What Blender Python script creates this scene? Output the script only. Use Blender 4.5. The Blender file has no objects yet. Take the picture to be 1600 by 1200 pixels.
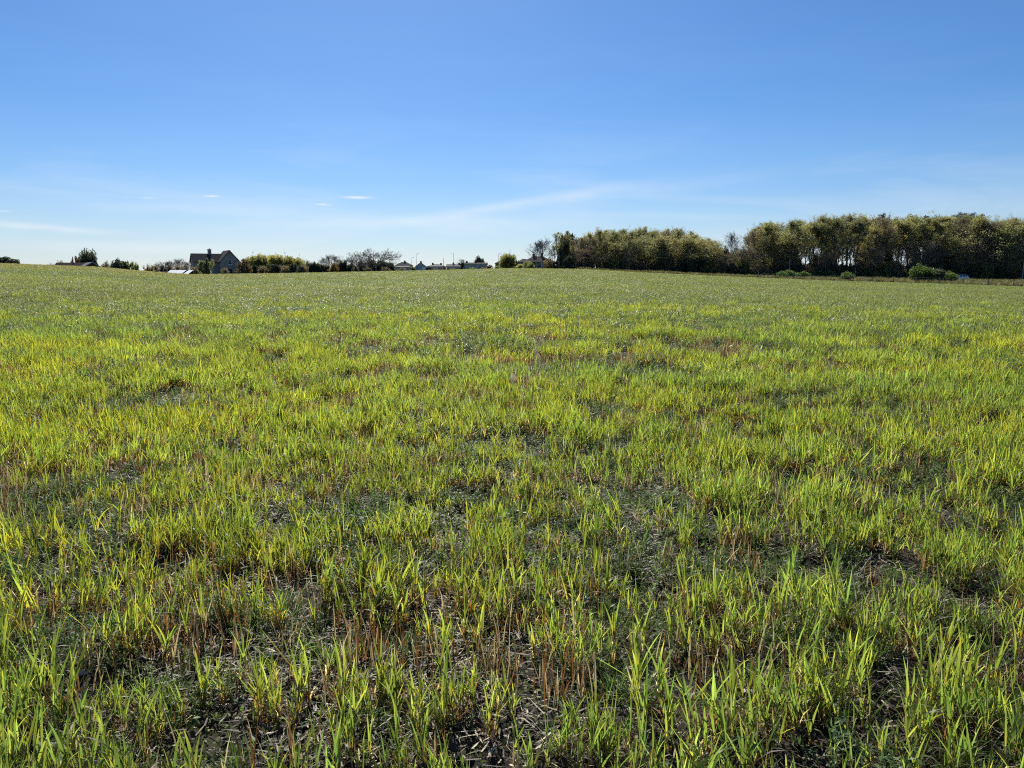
import bpy, bmesh, math, random
import numpy as np
from mathutils import Vector, Matrix, Euler

R = math.radians
SC = bpy.context.scene
COL = SC.collection

# ---------------------------------------------------------------- camera
CAM_H = 1.4
PITCH = math.atan(170 / 1200)
cam_d = bpy.data.cameras.new('camera')
cam_d.sensor_width = 36
cam_d.lens = 27
cam_d.clip_start = 0.05
cam_d.clip_end = 20000
cam = bpy.data.objects.new('camera', cam_d)
COL.objects.link(cam)
cam.location = (0, 0, CAM_H)
cam.rotation_euler = (math.pi / 2 - PITCH, 0, 0)
SC.camera = cam

# ---------------------------------------------------------------- light
SUN_AZ = R(-10)      # from +Y, negative = towards the left of the view
SUN_EL = R(40)
sv = Vector((math.sin(SUN_AZ) * math.cos(SUN_EL), math.cos(SUN_AZ) * math.cos(SUN_EL), math.sin(SUN_EL)))
sun_d = bpy.data.lights.new('sun', 'SUN')
sun_d.energy = 5.0
sun_d.angle = R(0.53)
sun_d.color = (1.0, 0.95, 0.86)
sun = bpy.data.objects.new('sun', sun_d)
COL.objects.link(sun)
sun.location = sv * 100
sun.rotation_euler = (-sv).to_track_quat('-Z', 'Y').to_euler()

world = bpy.data.worlds.new('World')
SC.world = world
world.use_nodes = True
wn = world.node_tree
wn.nodes.clear()


class NT:
    """small helper for node trees"""
    def __init__(self, tree):
        self.t = tree

    def n(self, kind, **kw):
        nd = self.t.nodes.new(kind)
        for k, v in kw.items():
            setattr(nd, k, v)
        return nd

    def link(self, a, b):
        self.t.links.new(a, b)

    def val(self, sock, v):
        if hasattr(v, 'is_linked'):
            self.link(v, sock)
        else:
            sock.default_value = v

    def math(self, op, a, b=0.0, c=None, clamp=False):
        nd = self.n('ShaderNodeMath', operation=op, use_clamp=clamp)
        self.val(nd.inputs[0], a)
        self.val(nd.inputs[1], b)
        if c is not None:
            self.val(nd.inputs[2], c)
        return nd.outputs[0]

    def mix(self, f, a, b, blend='MIX'):
        nd = self.n('ShaderNodeMix', data_type='RGBA', blend_type=blend)
        self.val(nd.inputs[0], f)
        self.val(nd.inputs[6], a if hasattr(a, 'is_linked') else tuple(a) + (1,) if len(a) == 3 else a)
        self.val(nd.inputs[7], b if hasattr(b, 'is_linked') else tuple(b) + (1,) if len(b) == 3 else b)
        return nd.outputs[2]

    def ramp(self, f, stops, interp='LINEAR'):
        nd = self.n('ShaderNodeValToRGB')
        cr = nd.color_ramp
        cr.interpolation = interp
        while len(cr.elements) < len(stops):
            cr.elements.new(0.5)
        for e, (p, c) in zip(cr.elements, stops):
            e.position = p
            e.color = (c, c, c, 1) if not hasattr(c, '__len__') else tuple(c) + (1,)
        self.link(f, nd.inputs[0])
        return nd.outputs[0]

    def noise(self, vec, scale, detail=4, rough=0.55, distort=0.0):
        nd = self.n('ShaderNodeTexNoise')
        if vec is not None:
            self.link(vec, nd.inputs['Vector'])
        nd.inputs['Scale'].default_value = scale
        nd.inputs['Detail'].default_value = detail
        nd.inputs['Roughness'].default_value = rough
        nd.inputs['Distortion'].default_value = distort
        return nd.outputs[0]


w = NT(wn)
sky = w.n('ShaderNodeTexSky', sky_type='NISHITA')
sky.sun_disc = False
sky.sun_elevation = SUN_EL
sky.sun_rotation = SUN_AZ
sky.altitude = 50
sky.air_density = 0.95
sky.dust_density = 0.3
sky.ozone_density = 10.0
tc = w.n('ShaderNodeTexCoord')
dirv = tc.outputs['Generated']
sep = w.n('ShaderNodeSeparateXYZ')
w.link(dirv, sep.inputs[0])
dx, dy, dz = sep.outputs
az = w.math('ARCTAN2', dx, dy)
el = w.math('ARCSINE', dz)


def AE(px, py):      # direction of a photo pixel as azimuth / elevation
    v = Vector((px - 800, 600 - py, -1200))
    v = cam.rotation_euler.to_matrix() @ v
    v.normalize()
    return math.atan2(v.x, v.y), math.asin(v.z)


comb = w.n('ShaderNodeCombineXYZ')
w.link(az, comb.inputs[0])
w.link(el, comb.inputs[1])


def mapped(scale, rotz=0.0, loc=(0, 0, 0)):
    m = w.n('ShaderNodeMapping')
    m.inputs['Scale'].default_value = scale
    m.inputs['Rotation'].default_value = (0, 0, rotz)
    m.inputs['Location'].default_value = loc
    w.link(comb.outputs[0], m.inputs['Vector'])
    return m.outputs[0]


# thin high cirrus low over the whole horizon
cir = w.noise(mapped((2.2, 13, 1), 0.10, (3.1, 0.4, 0)), 1.5, 7, 0.62, 0.5)
cir = w.ramp(cir, [(0.46, 0.0), (0.80, 1.0)])
low = w.ramp(el, [(0.0, 0.9), (0.09, 1.0), (0.20, 0.12), (0.40, 0.0)])
cirrus = w.math('MULTIPLY', w.math('MULTIPLY', cir, low), 0.24)


def streak(p0, p1, wid, amt, nscale=30, soft=False):
    """a wisp of cloud between two sky directions"""
    global cirrus
    (a0, e0), (a1, e1) = AE(*p0), AE(*p1)
    ca, ce = (a0 + a1) / 2, (e0 + e1) / 2
    L = math.hypot(a1 - a0, e1 - e0) / 2
    t = math.atan2(e1 - e0, a1 - a0)
    da, de = w.math('SUBTRACT', az, ca), w.math('SUBTRACT', el, ce)
    u = w.math('ADD', w.math('MULTIPLY', da, math.cos(t) / L), w.math('MULTIPLY', de, math.sin(t) / L))
    nn = w.noise(mapped((nscale, nscale * 3, 1), -t), 1.0, 5, 0.6)
    wob = w.math('MULTIPLY', w.math('SUBTRACT', nn, 0.5), 1.6)
    v = w.math('ADD', w.math('MULTIPLY', da, -math.sin(t) / wid), w.math('MULTIPLY', de, math.cos(t) / wid))
    v = w.math('ADD', v, wob)
    r = w.math('ADD', w.math('POWER', w.math('ABSOLUTE', u), 2.0), w.math('POWER', w.math('ABSOLUTE', v), 2.0))
    g = w.math('EXPONENT', w.math('MULTIPLY', r, -1.6 if soft else -2.4))
    g = w.math('MULTIPLY', g, w.ramp(nn, [(0.25, 0.25), (0.7, 1.0)]))
    cirrus = w.math('ADD', cirrus, w.math('MULTIPLY', g, amt))


streak((528, 308), (588, 309), 0.0022, 1.15, 40)
streak((316, 306), (346, 307), 0.0016, 0.85, 50)
streak((486, 319), (520, 320), 0.0016, 0.75, 50)
streak((216, 309), (246, 309), 0.0012, 0.45, 50)
streak((-10, 330), (22, 330), 0.0012, 0.45, 50)
streak((600, 352), (1010, 285), 0.0080, 0.48, 9, True)
streak((860, 318), (1260, 262), 0.0100, 0.15, 7, True)
streak((380, 350), (900, 345), 0.0120, 0.36, 8, True)
streak((820, 332), (1250, 340), 0.0050, 0.14, 8, True)
streak((-60, 343), (220, 368), 0.0045, 0.42, 12, True)
streak((80, 318), (480, 332), 0.0090, 0.24, 9, True)
streak((-60, 378), (420, 392), 0.0080, 0.25, 8, True)
veil = w.ramp(el, [(0.0, 0.42), (0.045, 0.26), (0.11, 0.07), (0.20, 0.0)])      # thin haze low in the sky, all round
cirrus = w.math('MINIMUM', w.math('ADD', cirrus, veil), 0.9)
lum = w.n('ShaderNodeRGBToBW')
w.link(sky.outputs[0], lum.inputs[0])
satm = w.n('ShaderNodeMix', data_type='RGBA', clamp_factor=False)
satm.inputs[0].default_value = 1.2          # the phone's clean blue
w.link(lum.outputs[0], satm.inputs[6])
w.link(sky.outputs[0], satm.inputs[7])
skymix = w.mix(cirrus, satm.outputs[2], (9.8, 10.3, 10.8))
bg = w.n('ShaderNodeBackground')
w.link(skymix, bg.inputs[0])
bg.inputs[1].default_value = 0.068
wo = w.n('ShaderNodeOutputWorld')
w.link(bg.outputs[0], wo.inputs[0])

SC.view_settings.view_transform = 'Standard'
SC.view_settings.look = 'None'
SC.view_settings.exposure = 0.42
SC.view_settings.gamma = 1.0
SC.view_settings.use_curve_mapping = False
SC.render.engine = 'CYCLES'
SC.cycles.max_bounces = 4
SC.cycles.diffuse_bounces = 2
SC.cycles.glossy_bounces = 2
SC.cycles.transmission_bounces = 3
SC.cycles.transparent_max_bounces = 8
SC.cycles.use_denoising = False
SC.cycles.filter_width = 1.1
SC.cycles.use_adaptive_sampling = True
SC.cycles.adaptive_threshold = 0.03
SC.cycles.sample_clamp_indirect = 4.0

# ---------------------------------------------------------------- terrain function
FX = 1200 / math.cos(PITCH)          # horizon pixels per unit of x / y
_px = np.array([-600, 0, 150, 240, 300, 450, 600, 800, 900, 1000, 1130, 1300, 1450, 1600, 2200], float)
_dc = np.array([150, 150, 150, 155, 160, 170, 180, 182, 182, 168, 150, 135, 125, 116, 108], float)
_yc = np.array([400, 413, 418.5, 426, 430, 428, 425, 420.5, 421.5, 427, 433, 440, 444, 449, 454], float)
_zf = np.array([0.8, 0.5, 0.6, 0.8, 1.0, 1.5, 1.9, 2.75, 2.85, 1.9, 0.85, 0.35, 0.0, -0.2, -0.3])      # at y = 200
_zg = np.array([0.0, 0.0, 0.0, 0.0, 0.3, 1.5, 2.7, 3.8, 3.6, 3.0, 2.0, 1.0, 0.5, 0.5, 0.5])            # at y = 400
_zc = CAM_H + (430 - _yc) / FX * _dc


def ground(x, y):
    x = np.asarray(x, float)
    y = np.asarray(y, float)
    px = 800 + FX * x / np.maximum(y, 40.0)
    dc = np.interp(px, _px, _dc)
    zc = np.interp(px, _px, _zc)
    zf = np.interp(px, _px, _zf)
    zg = np.interp(px, _px, _zg)
    t = np.clip(y / dc, 0, 1)
    # rises from level ground and rounds off at the crest
    z1 = zc * (t ** 1.5) * (1 + 0.9 * (1 - t)) / 1.0
    s = np.clip((y - dc) / (200 - dc), 0, 1)
    s = s * s * (3 - 2 * s)
    z2 = zc + (zf - zc) * s
    q = np.clip((y - 200) / 200, 0, 1)
    z3 = zf + (zg - zf) * q
    z = np.where(y < dc, z1, np.where(y < 200, z2, z3))
    # small undulation of the tilled soil
    b = 0.018 * np.sin(x * 2.3 + 1.7 * np.sin(y * 1.1)) * np.sin(y * 3.1 + 0.6) + 0.012 * np.sin(x * 5.7 + y * 2.9) + 0.02 * np.sin(y * 0.9 + x * .13)
    return z + b * np.clip(1.2 - y / 60.0, 0, 1)


def gz(x, y):
    return float(ground(x, y))


def P(px, D):
    x = (px - 800) / FX * D
    return Vector((x, D, gz(x, D)))


def ztop(py, D):
    return CAM_H + (430 - py) / FX * D


# ---------------------------------------------------------------- materials
MATS = {}


def mat(name):
    m = bpy.data.materials.new(name)
    m.use_nodes = True
    m.node_tree.nodes.clear()
    t = NT(m.node_tree)
    t.out = t.n('ShaderNodeOutputMaterial')
    MATS[name] = m
    return m, t


def principled(t, color, rough=0.6, spec=0.5, metallic=0.0, bump=None, bump_dist=0.02, bump_strength=0.5):
    p = t.n('ShaderNodeBsdfPrincipled')
    t.val(p.inputs['Base Color'], color if hasattr(color, 'is_linked') else tuple(color) + (1,))
    t.val(p.inputs['Roughness'], rough)
    p.inputs['Specular IOR Level'].default_value = spec
    p.inputs['Metallic'].default_value = metallic
    if bump is not None:
        b = t.n('ShaderNodeBump')
        b.inputs['Strength'].default_value = bump_strength
        b.inputs['Distance'].default_value = bump_dist
        t.link(bump, b.inputs['Height'])
        t.link(b.outputs[0], p.inputs['Normal'])
    return p


def simple(name, color, rough=0.7, var=0.25, scale=3.0, spec=0.3, metallic=0.0, bump=0.0):
    m, t = mat(name)
    c = t.n('ShaderNodeTexCoord')
    nz = t.noise(c.outputs['Object'], scale, 6, 0.6)
    lo = tuple(v * (1 - var) for v in color)
    hi = tuple(min(1, v * (1 + var)) for v in color)
    colr = t.mix(t.ramp(nz, [(0.3, 0.0), (0.7, 1.0)]), lo, hi)
    p = principled(t, colr, rough, spec, metallic, nz if bump else None, bump or 0.01)
    t.link(p.outputs[0], t.out.inputs[0])
    return m


def leafy(name, use_col=False, base=(0.1, 0.12, 0.03), trans=0.5, tgain=1.5, rough=0.4, spec=0.5, hue=0.06, instanced=False, noise_scale=0.35, alt=None, dgain=1.0):
    """leaf shader: reflecting + light passing through"""
    m, t = mat(name)
    if use_col:
        a = t.n('ShaderNodeAttribute', attribute_name='col')
        c = a.outputs['Color']
        ti = t.n('ShaderNodeAttribute', attribute_name='tint', attribute_type='INSTANCER')
        c = t.mix(1.0, c, ti.outputs['Color'], 'MULTIPLY')
    else:
        oi = t.n('ShaderNodeObjectInfo')
        g = t.n('ShaderNodeNewGeometry')
        nz = t.noise(g.outputs['Position'], noise_scale, 3, 0.6)
        f = t.math('ADD', t.math('MULTIPLY', nz, 0.9), t.math('MULTIPLY', t.math('SUBTRACT', oi.outputs['Random'], 0.5), 0.7))
        f = t.math('ADD', f, t.math('MULTIPLY', t.math('SUBTRACT', g.outputs['Random Per Island'], 0.5), 0.3))
        b2 = alt if alt else tuple(v * 0.6 for v in base)
        c = t.mix(t.ramp(f, [(0.2, 0.0), (0.75, 1.0)]), b2, base)
    d = c
    if dgain != 1.0:
        d = t.mix(1.0, c, (dgain,) * 3, 'MULTIPLY')
    p = principled(t, d, rough, spec)
    tr = t.n('ShaderNodeBsdfTranslucent')
    warm = t.mix(1.0, c, (tgain * 1.02, tgain, tgain * 0.75), 'MULTIPLY')
    t.link(warm, tr.inputs[0])
    mx = t.n('ShaderNodeMixShader')
    mx.inputs[0].default_value = trans
    t.link(p.outputs[0], mx.inputs[1])
    t.link(tr.outputs[0], mx.inputs[2])
    t.link(mx.outputs[0], t.out.inputs[0])
    return m


# soil of the field, turning to rough pasture beyond the crop
m, t = mat('soil')
tcn = t.n('ShaderNodeTexCoord')
pos = tcn.outputs['Object']
n1 = t.noise(pos, 9.0, 8, 0.65)
n2 = t.noise(pos, 55.0, 5, 0.7)
n3 = t.noise(pos, 1.2, 3, 0.5)
cs = t.mix(t.ramp(n1, [(0.3, 0.0), (0.7, 1.0)]), (0.016, 0.012, 0.008), (0.052, 0.038, 0.026))
cs = t.mix(t.ramp(n2, [(0.62, 0.0), (0.74, 1.0)]), cs, (0.19, 0.155, 0.105))
cs = t.mix(t.ramp(n3, [(0.45, 0.0), (0.75, 0.5)]), cs, (0.060, 0.058, 0.024))
spy = t.n('ShaderNodeSeparateXYZ')
t.link(pos, spy.inputs[0])
far = t.ramp(t.math('MULTIPLY', spy.outputs[1], 1 / 400.0), [(0.05, 0.0), (0.16, 0.75), (0.45, 1.0)])
cg = t.mix(t.noise(pos, 0.15, 5, 0.6), (0.050, 0.062, 0.020), (0.085, 0.092, 0.030))
cs = t.mix(far, cs, cg)
hb = t.math('ADD', n1, t.math('MULTIPLY', n2, 0.5))
p = principled(t, cs, 0.85, 0.25, 0, hb, 0.05, 0.9)
t.link(p.outputs[0], t.out.inputs[0])

leafy('crop_leaf', True, trans=0.62, tgain=2.8, rough=0.45, spec=0.4)
leafy('far_leaf', True, trans=0.42, tgain=2.0, rough=0.42, spec=0.5)
leafy('straw', True, trans=0.15, tgain=1.0, rough=0.6, spec=0.35)
leafy('weed_leaf', True, trans=0.45, tgain=1.9, rough=0.5, spec=0.4)
simple('clod', (0.075, 0.056, 0.040), 0.9, 0.5, 12, 0.2, bump=0.02)
simple('flint', (0.40, 0.37, 0.33), 0.5, 0.25, 14, 0.4)
simple('bark', (0.17, 0.15, 0.125), 0.9, 0.35, 2, 0.2)
simple('bark_grey', (0.26, 0.24, 0.22), 0.9, 0.3, 2, 0.2)
simple('twig', (0.21, 0.175, 0.145), 0.8, 0.3, 2, 0.2)
leafy('leaf_olive', base=(0.240, 0.230, 0.095), alt=(0.160, 0.155, 0.075), trans=0.55, tgain=2.3, rough=0.5, spec=0.35)
leafy('leaf_green', base=(0.180, 0.195, 0.085), alt=(0.125, 0.140, 0.068), trans=0.55, tgain=2.2, rough=0.5, spec=0.35)
leafy('leaf_fresh', base=(0.105, 0.165, 0.042), alt=(0.055, 0.090, 0.028), trans=0.5, tgain=1.9, rough=0.5, spec=0.35)
leafy('leaf_bud', base=(0.210, 0.175, 0.110), alt=(0.150, 0.125, 0.085), trans=0.48, tgain=1.9, rough=0.6, spec=0.3)
leafy('leaf_dark', base=(0.090, 0.110, 0.062), alt=(0.055, 0.070, 0.044), trans=0.35, tgain=1.4, rough=0.5, spec=0.35)
leafy('leaf_yellow', base=(0.230, 0.225, 0.080), alt=(0.145, 0.145, 0.058), trans=0.58, tgain=2.2, rough=0.5, spec=0.35)
leafy('leaf_rust', base=(0.180, 0.120, 0.055), alt=(0.110, 0.085, 0.045), trans=0.45, tgain=1.8, rough=0.6, spec=0.3)
leafy('leaf_conifer', base=(0.022, 0.034, 0.018), alt=(0.012, 0.020, 0.011), trans=0.08, tgain=1.0, rough=0.6, spec=0.3)
leafy('rough_grass', True, trans=0.42, tgain=1.7, rough=0.5, spec=0.35)
simple('slate', (0.045, 0.047, 0.054), 0.92, 0.3, 1.5, 0.08)
simple('slate_brown', (0.055, 0.042, 0.036), 0.92, 0.3, 1.5, 0.08)
simple('sheet_roof', (0.15, 0.15, 0.155), 0.85, 0.2, 0.8, 0.15)
simple('stone_wall', (0.32, 0.285, 0.245), 0.9, 0.3, 1.4, 0.2)
simple('render_pale', (0.42, 0.40, 0.37), 0.85, 0.12, 0.8, 0.2)
simple('render_grey', (0.34, 0.35, 0.36), 0.85, 0.15, 0.8, 0.2)
simple('brick', (0.26, 0.14, 0.095), 0.9, 0.25, 2.0, 0.2)
simple('white_paint', (0.80, 0.80, 0.79), 0.35, 0.04, 0.6, 0.5)
simple('white_trim', (0.70, 0.70, 0.68), 0.5, 0.05, 2, 0.4)
simple('dark_wood', (0.060, 0.045, 0.034), 0.85, 0.35, 3, 0.2)
simple('post_wood', (0.20, 0.165, 0.125), 0.9, 0.35, 5, 0.2)
simple('galvanised', (0.42, 0.43, 0.44), 0.5, 0.15, 3, 0.5, 0.6)
simple('asphalt', (0.050, 0.050, 0.052), 0.85, 0.3, 6, 0.3)
simple('rubber', (0.018, 0.018, 0.018), 0.8, 0.2, 6, 0.3)
simple('plastic_black', (0.03, 0.03, 0.032), 0.5, 0.2, 6, 0.4)
simple('lamp_lens', (0.75, 0.75, 0.72), 0.15, 0.05, 3, 0.6)
simple('tail_lens', (0.45, 0.02, 0.015), 0.2, 0.1, 3, 0.6)
m, t = mat('car_paint')
p = principled(t, (0.74, 0.75, 0.77), 0.28, 0.5)
p.inputs['Coat Weight'].default_value = 0.6
p.inputs['Coat Roughness'].default_value = 0.05
t.link(p.outputs[0], t.out.inputs[0])
m, t = mat('glass')
p = principled(t, (0.02, 0.024, 0.028), 0.06, 0.6)
t.link(p.outputs[0], t.out.inputs[0])


# ---------------------------------------------------------------- mesh helpers
class MB:
    def __init__(self):
        self.v, self.f = [], []

    def box(self, c, s, rz=0.0):
        cx, cy, cz = c
        hx, hy, hz = s[0] / 2, s[1] / 2, s[2] / 2
        b = len(self.v)
        cr, sr = math.cos(rz), math.sin(rz)
        for z in (-hz, hz):
            for x, y in ((-hx, -hy), (hx, -hy), (hx, hy), (-hx, hy)):
                self.v.append((cx + x * cr - y * sr, cy + x * sr + y * cr, cz + z))
        for q in ((0, 3, 2, 1), (4, 5, 6, 7), (0, 1, 5, 4), (1, 2, 6, 5), (2, 3, 7, 6), (3, 0, 4, 7)):
            self.f.append(tuple(b + i for i in q))

    def tube(self, p0, p1, r0, r1, n=5, cap=True):
        p0, p1 = Vector(p0), Vector(p1)
        d = (p1 - p0)
        if d.length < 1e-6:
            return
        d.normalize()
        a = d.orthogonal().normalized()
        c = d.cross(a)
        b = len(self.v)
        for pp, r in ((p0, r0), (p1, r1)):
            for i in range(n):
                th = 2 * math.pi * i / n
                q = pp + a * (r * math.cos(th)) + c * (r * math.sin(th))
                self.v.append((q.x, q.y, q.z))
        for i in range(n):
            j = (i + 1) % n
            self.f.append((b + i, b + j, b + n + j, b + n + i))
        if cap:
            self.f.append(tuple(b + n + i for i in range(n)))
            self.f.append(tuple(b + n - 1 - i for i in range(n)))

    def poly_prism(self, pts, y0, y1):
        """closed outline in x,z pushed along y"""
        b = len(self.v)
        n = len(pts)
        for y in (y0, y1):
            for x, z in pts:
                self.v.append((x, y, z))
        self.f.append(tuple(b + i for i in range(n)))
        self.f.append(tuple(b + n + n - 1 - i for i in range(n)))
        for i in range(n):
            j = (i + 1) % n
            self.f.append((b + i, b + n + i, b + n + j, b + j))

    def mesh(self, name, material, smooth=False):
        me = bpy.data.meshes.new(name)
        me.from_pydata(self.v, [], self.f)
        bm = bmesh.new()
        bm.from_mesh(me)
        bmesh.ops.recalc_face_normals(bm, faces=bm.faces)
        bm.to_mesh(me)
        bm.free()
        me.materials.append(MATS[material])
        if smooth:
            me.polygons.foreach_set('use_smooth', [True] * len(me.polygons))
        return me

    def build(self, name, material, parent=None, smooth=False):
        return obj(name, self.mesh(name, material, smooth), parent)


def obj(name, me, parent=None):
    o = bpy.data.objects.new(name, me)
    COL.objects.link(o)
    o.parent = parent
    return o


def tag(o, label=None, cat=None, group=None, kind=None):
    if label:
        o['label'] = label
    if cat:
        o['category'] = cat
    if group:
        o['group'] = group
    if kind:
        o['kind'] = kind
    return o


def empty(name, loc, rz=0.0, scale=(1, 1, 1)):
    o = bpy.data.objects.new(name, None)
    COL.objects.link(o)
    o.location = loc
    o.rotation_euler = (0, 0, rz)
    o.scale = scale
    o.empty_display_size = 0.3
    return o


def mesh_np(name, verts, faces, material, cols=None):
    """verts (n,3), faces (m,k) arrays"""
    me = bpy.data.meshes.new(name)
    nv, (nf, k) = len(verts), faces.shape
    me.vertices.add(nv)
    me.vertices.foreach_set('co', verts.astype(np.float32).ravel())
    me.loops.add(nf * k)
    me.loops.foreach_set('vertex_index', faces.astype(np.int32).ravel())
    me.polygons.add(nf)
    me.polygons.foreach_set('loop_start', np.arange(0, nf * k, k, dtype=np.int32))
    me.update(calc_edges=True)
    if cols is not None:
        at = me.color_attributes.new('col', 'FLOAT_COLOR', 'POINT')
        c4 = np.ones((nv, 4), np.float32)
        c4[:, :3] = cols
        at.data.foreach_set('color', c4.ravel())
    me.materials.append(MATS[material])
    return me


# ---------------------------------------------------------------- ground sheet
def sinh_axis(lo, hi, n, c, k):
    a = math.asinh((lo - c) / k)
    b = math.asinh((hi - c) / k)
    return c + k * np.sinh(np.linspace(a, b, n))


xs = sinh_axis(-2500, 2500, 340, 0.0, 6.0)
ys = sinh_axis(-300, 3500, 330, 4.0, 6.0)
X, Y = np.meshgrid(xs, ys)
Z = ground(X, Y)
nx, ny = len(xs), len(ys)
idx = np.arange(nx * ny).reshape(ny, nx)
fc = np.stack([idx[:-1, :-1], idx[:-1, 1:], idx[1:, 1:], idx[1:, :-1]], -1).reshape(-1, 4)
gm = mesh_np('field', np.stack([X, Y, Z], -1).reshape(-1, 3), fc, 'soil')
gm.polygons.foreach_set('use_smooth', [True] * len(gm.polygons))
tag(obj('field', gm), kind='structure')

# the lane in front of the wood
rv, rf = [], []
rx = np.linspace(35, 330, 90)
for i, x in enumerate(rx):
    yy = 190 + 3.0 * math.sin((x - 60) / 120.0)
    for k, off in enumerate((-2.9, 2.9)):
        rv.append((x, yy + off, gz(x, yy + off) + 0.10))
    if i:
        b = 2 * i
        rf.append((b - 2, b, b + 1, b - 1))
rm = mesh_np('road', np.array(rv), np.array(rf), 'asphalt')
tag(obj('road', rm), kind='structure')


def road_y(x):
    return 190 + 3.0 * math.sin((x - 60) / 120.0)


# ---------------------------------------------------------------- crop plants
rng = np.random.default_rng(11)


class Ribbons:
    """many tapered curved blades in one mesh"""
    def __init__(self):
        self.v, self.f, self.c = [], [], []
        self.n = 0

    def blade(self, base, azm, length, width, lean, curl, segs, c0, c1, c2, twist=0.0, prof=None, face=None):
        b = np.asarray(base, float)
        h = np.array([math.cos(azm), math.sin(azm), 0.0])
        fa = azm + math.pi / 2 + (face if face is not None else 0.0)
        pts, ang = [b], lean
        st = length / segs
        for i in range(segs):
            d = h * math.sin(ang) + np.array([0, 0, math.cos(ang)])
            pts.append(pts[-1] + d * st)
            ang += curl / segs
        for i, q in enumerate(pts):
            t = i / segs
            wd = width * (prof(t) if prof else min(1.0, 0.55 + 1.6 * t) * (1 - t ** 2.2) ** 0.8)
            a2 = fa + twist * t
            s = np.array([math.cos(a2), math.sin(a2), 0.0]) * wd / 2
            col = c0 + (c1 - c0) * min(1, t * 2) if t < 0.5 else c1 + (c2 - c1) * (t - 0.5) * 2
            if i == segs:
                self.v.append(q)
                self.c.append(col)
            else:
                self.v += [q - s, q + s]
                self.c += [col, col]
        n0 = self.n
        for i in range(segs):
            a = n0 + 2 * i
            if i == segs - 1:
                self.f.append((a, a + 1, a + 2, a + 2))
            else:
                self.f.append((a, a + 1, a + 3, a + 2))
        self.n = n0 + 2 * segs + 1

    def mesh(self, name, material):
        me = bpy.data.meshes.new(name)
        fl = [tuple(dict.fromkeys(q)) for q in self.f]
        me.from_pydata([tuple(q) for q in self.v], [], fl)
        at = me.color_attributes.new('col', 'FLOAT_COLOR', 'POINT')
        c4 = np.ones((len(self.v), 4), np.float32)
        c4[:, :3] = np.clip(np.array(self.c), 0.003, 0.9)
        at.data.foreach_set('color', c4.ravel())
        me.materials.append(MATS[material])
        me.polygons.foreach_set('use_smooth', [True] * len(me.polygons))
        return me


GREEN = np.array([0.085, 0.146, 0.030])
LIME = np.array([0.160, 0.203, 0.036])
YEL = np.array([0.300, 0.270, 0.030])
RUST = np.array([0.130, 0.062, 0.026])
STRAW = np.array([0.400, 0.335, 0.215])
BROWN = np.array([0.095, 0.060, 0.036])
GREY = np.array([0.120, 0.150, 0.052])
DARKG = np.array([0.045, 0.085, 0.022])


def U(a, b):
    return float(rng.uniform(a, b))


def barley_plant(rb, x, y, hs=1.0, segs=5, wide=1.0, droop=0.0, lite=False, greenness=0.5):
    """one young cereal plant: upright shoots, brown at the foot, strap leaves"""
    nt = int(rng.integers(2, 4)) if not lite else 2
    for k in range(nt):
        a = U(0, 6.283)
        bx, by = x + 0.012 * math.cos(a), y + 0.012 * math.sin(a)
        sh = U(0.07, 0.15) * hs
        lean = U(0.02, 0.22)
        az_ = U(0, 6.283)
        g = np.clip(greenness + U(-0.45, 0.45), 0, 1)
        body = LIME * (1 - g) + GREEN * g
        if not lite:
            rb.blade((bx, by, -0.01), az_, sh * 1.25, 0.006 * wide, lean, 0.1, 2, RUST * U(0.6, 1.2), RUST * 0.5 + body * 0.5, body, 0, lambda t: 1.0)
        top = np.array([bx + math.cos(az_) * math.sin(lean) * sh, by + math.sin(az_) * math.sin(lean) * sh, math.cos(lean) * sh])
        nl = int(rng.integers(2, 4)) if not lite else 2
        for j in range(nl):
            fr = U(0.5, 1.0)
            bp = np.array([bx, by, 0]) * (1 - fr) + top * fr
            la = U(0, 6.283)
            L = U(0.10, 0.21) * hs * (0.8 + 0.3 * fr)
            le = abs(rng.normal(0.0, 0.29)) + 0.04 + droop * U(0.3, 1.0)
            cu = U(0.0, 0.5) + (U(0.8, 2.2) if rng.random() < 0.15 + droop * 0.5 else 0)
            if rng.random() < 0.08:
                cu = U(2.2, 3.4)
            g = np.clip(greenness + U(-0.6, 0.6), 0, 1)
            body = (LIME * (1 - g) + GREEN * g) * U(0.6, 1.2)
            tip = YEL if rng.random() < 0.30 else body * 1.1
            base_c = body * 0.8 if rng.random() < 0.6 else YEL * 0.7 + RUST * 0.3
            rb.blade(bp, la, L, U(0.0050, 0.0115) * wide, le, cu, segs, base_c, body, tip, U(-1.2, 1.2), None, U(-0.9, 0.9))
        if not lite:
            for j in range(int(rng.integers(2, 5))):       # withered lower leaves
                la = U(0, 6.283)
                c = (RUST if rng.random() < 0.5 else STRAW * 0.8) * U(0.6, 1.2)
                rb.blade((bx, by, U(0.0, 0.05)), la, U(0.06, 0.17) * hs, U(0.004, 0.008), U(0.1, 0.9), U(0.3, 2.0), 3, c, c, c * 1.2, U(-1, 1))


def clump(name, n, radius, hs, segs=5, wide=1.0, droop=0.0, lite=False, greenness=0.5, material='crop_leaf'):
    rb = Ribbons()
    for i in range(n):
        a, r = U(0, 6.283), radius * math.sqrt(rng.random())
        barley_plant(rb, r * math.cos(a), r * math.sin(a), hs * U(0.72, 1.12), segs, wide, droop, lite, greenness)
    return bpy.data.objects.new(name, rb.mesh(name, material))


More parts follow.
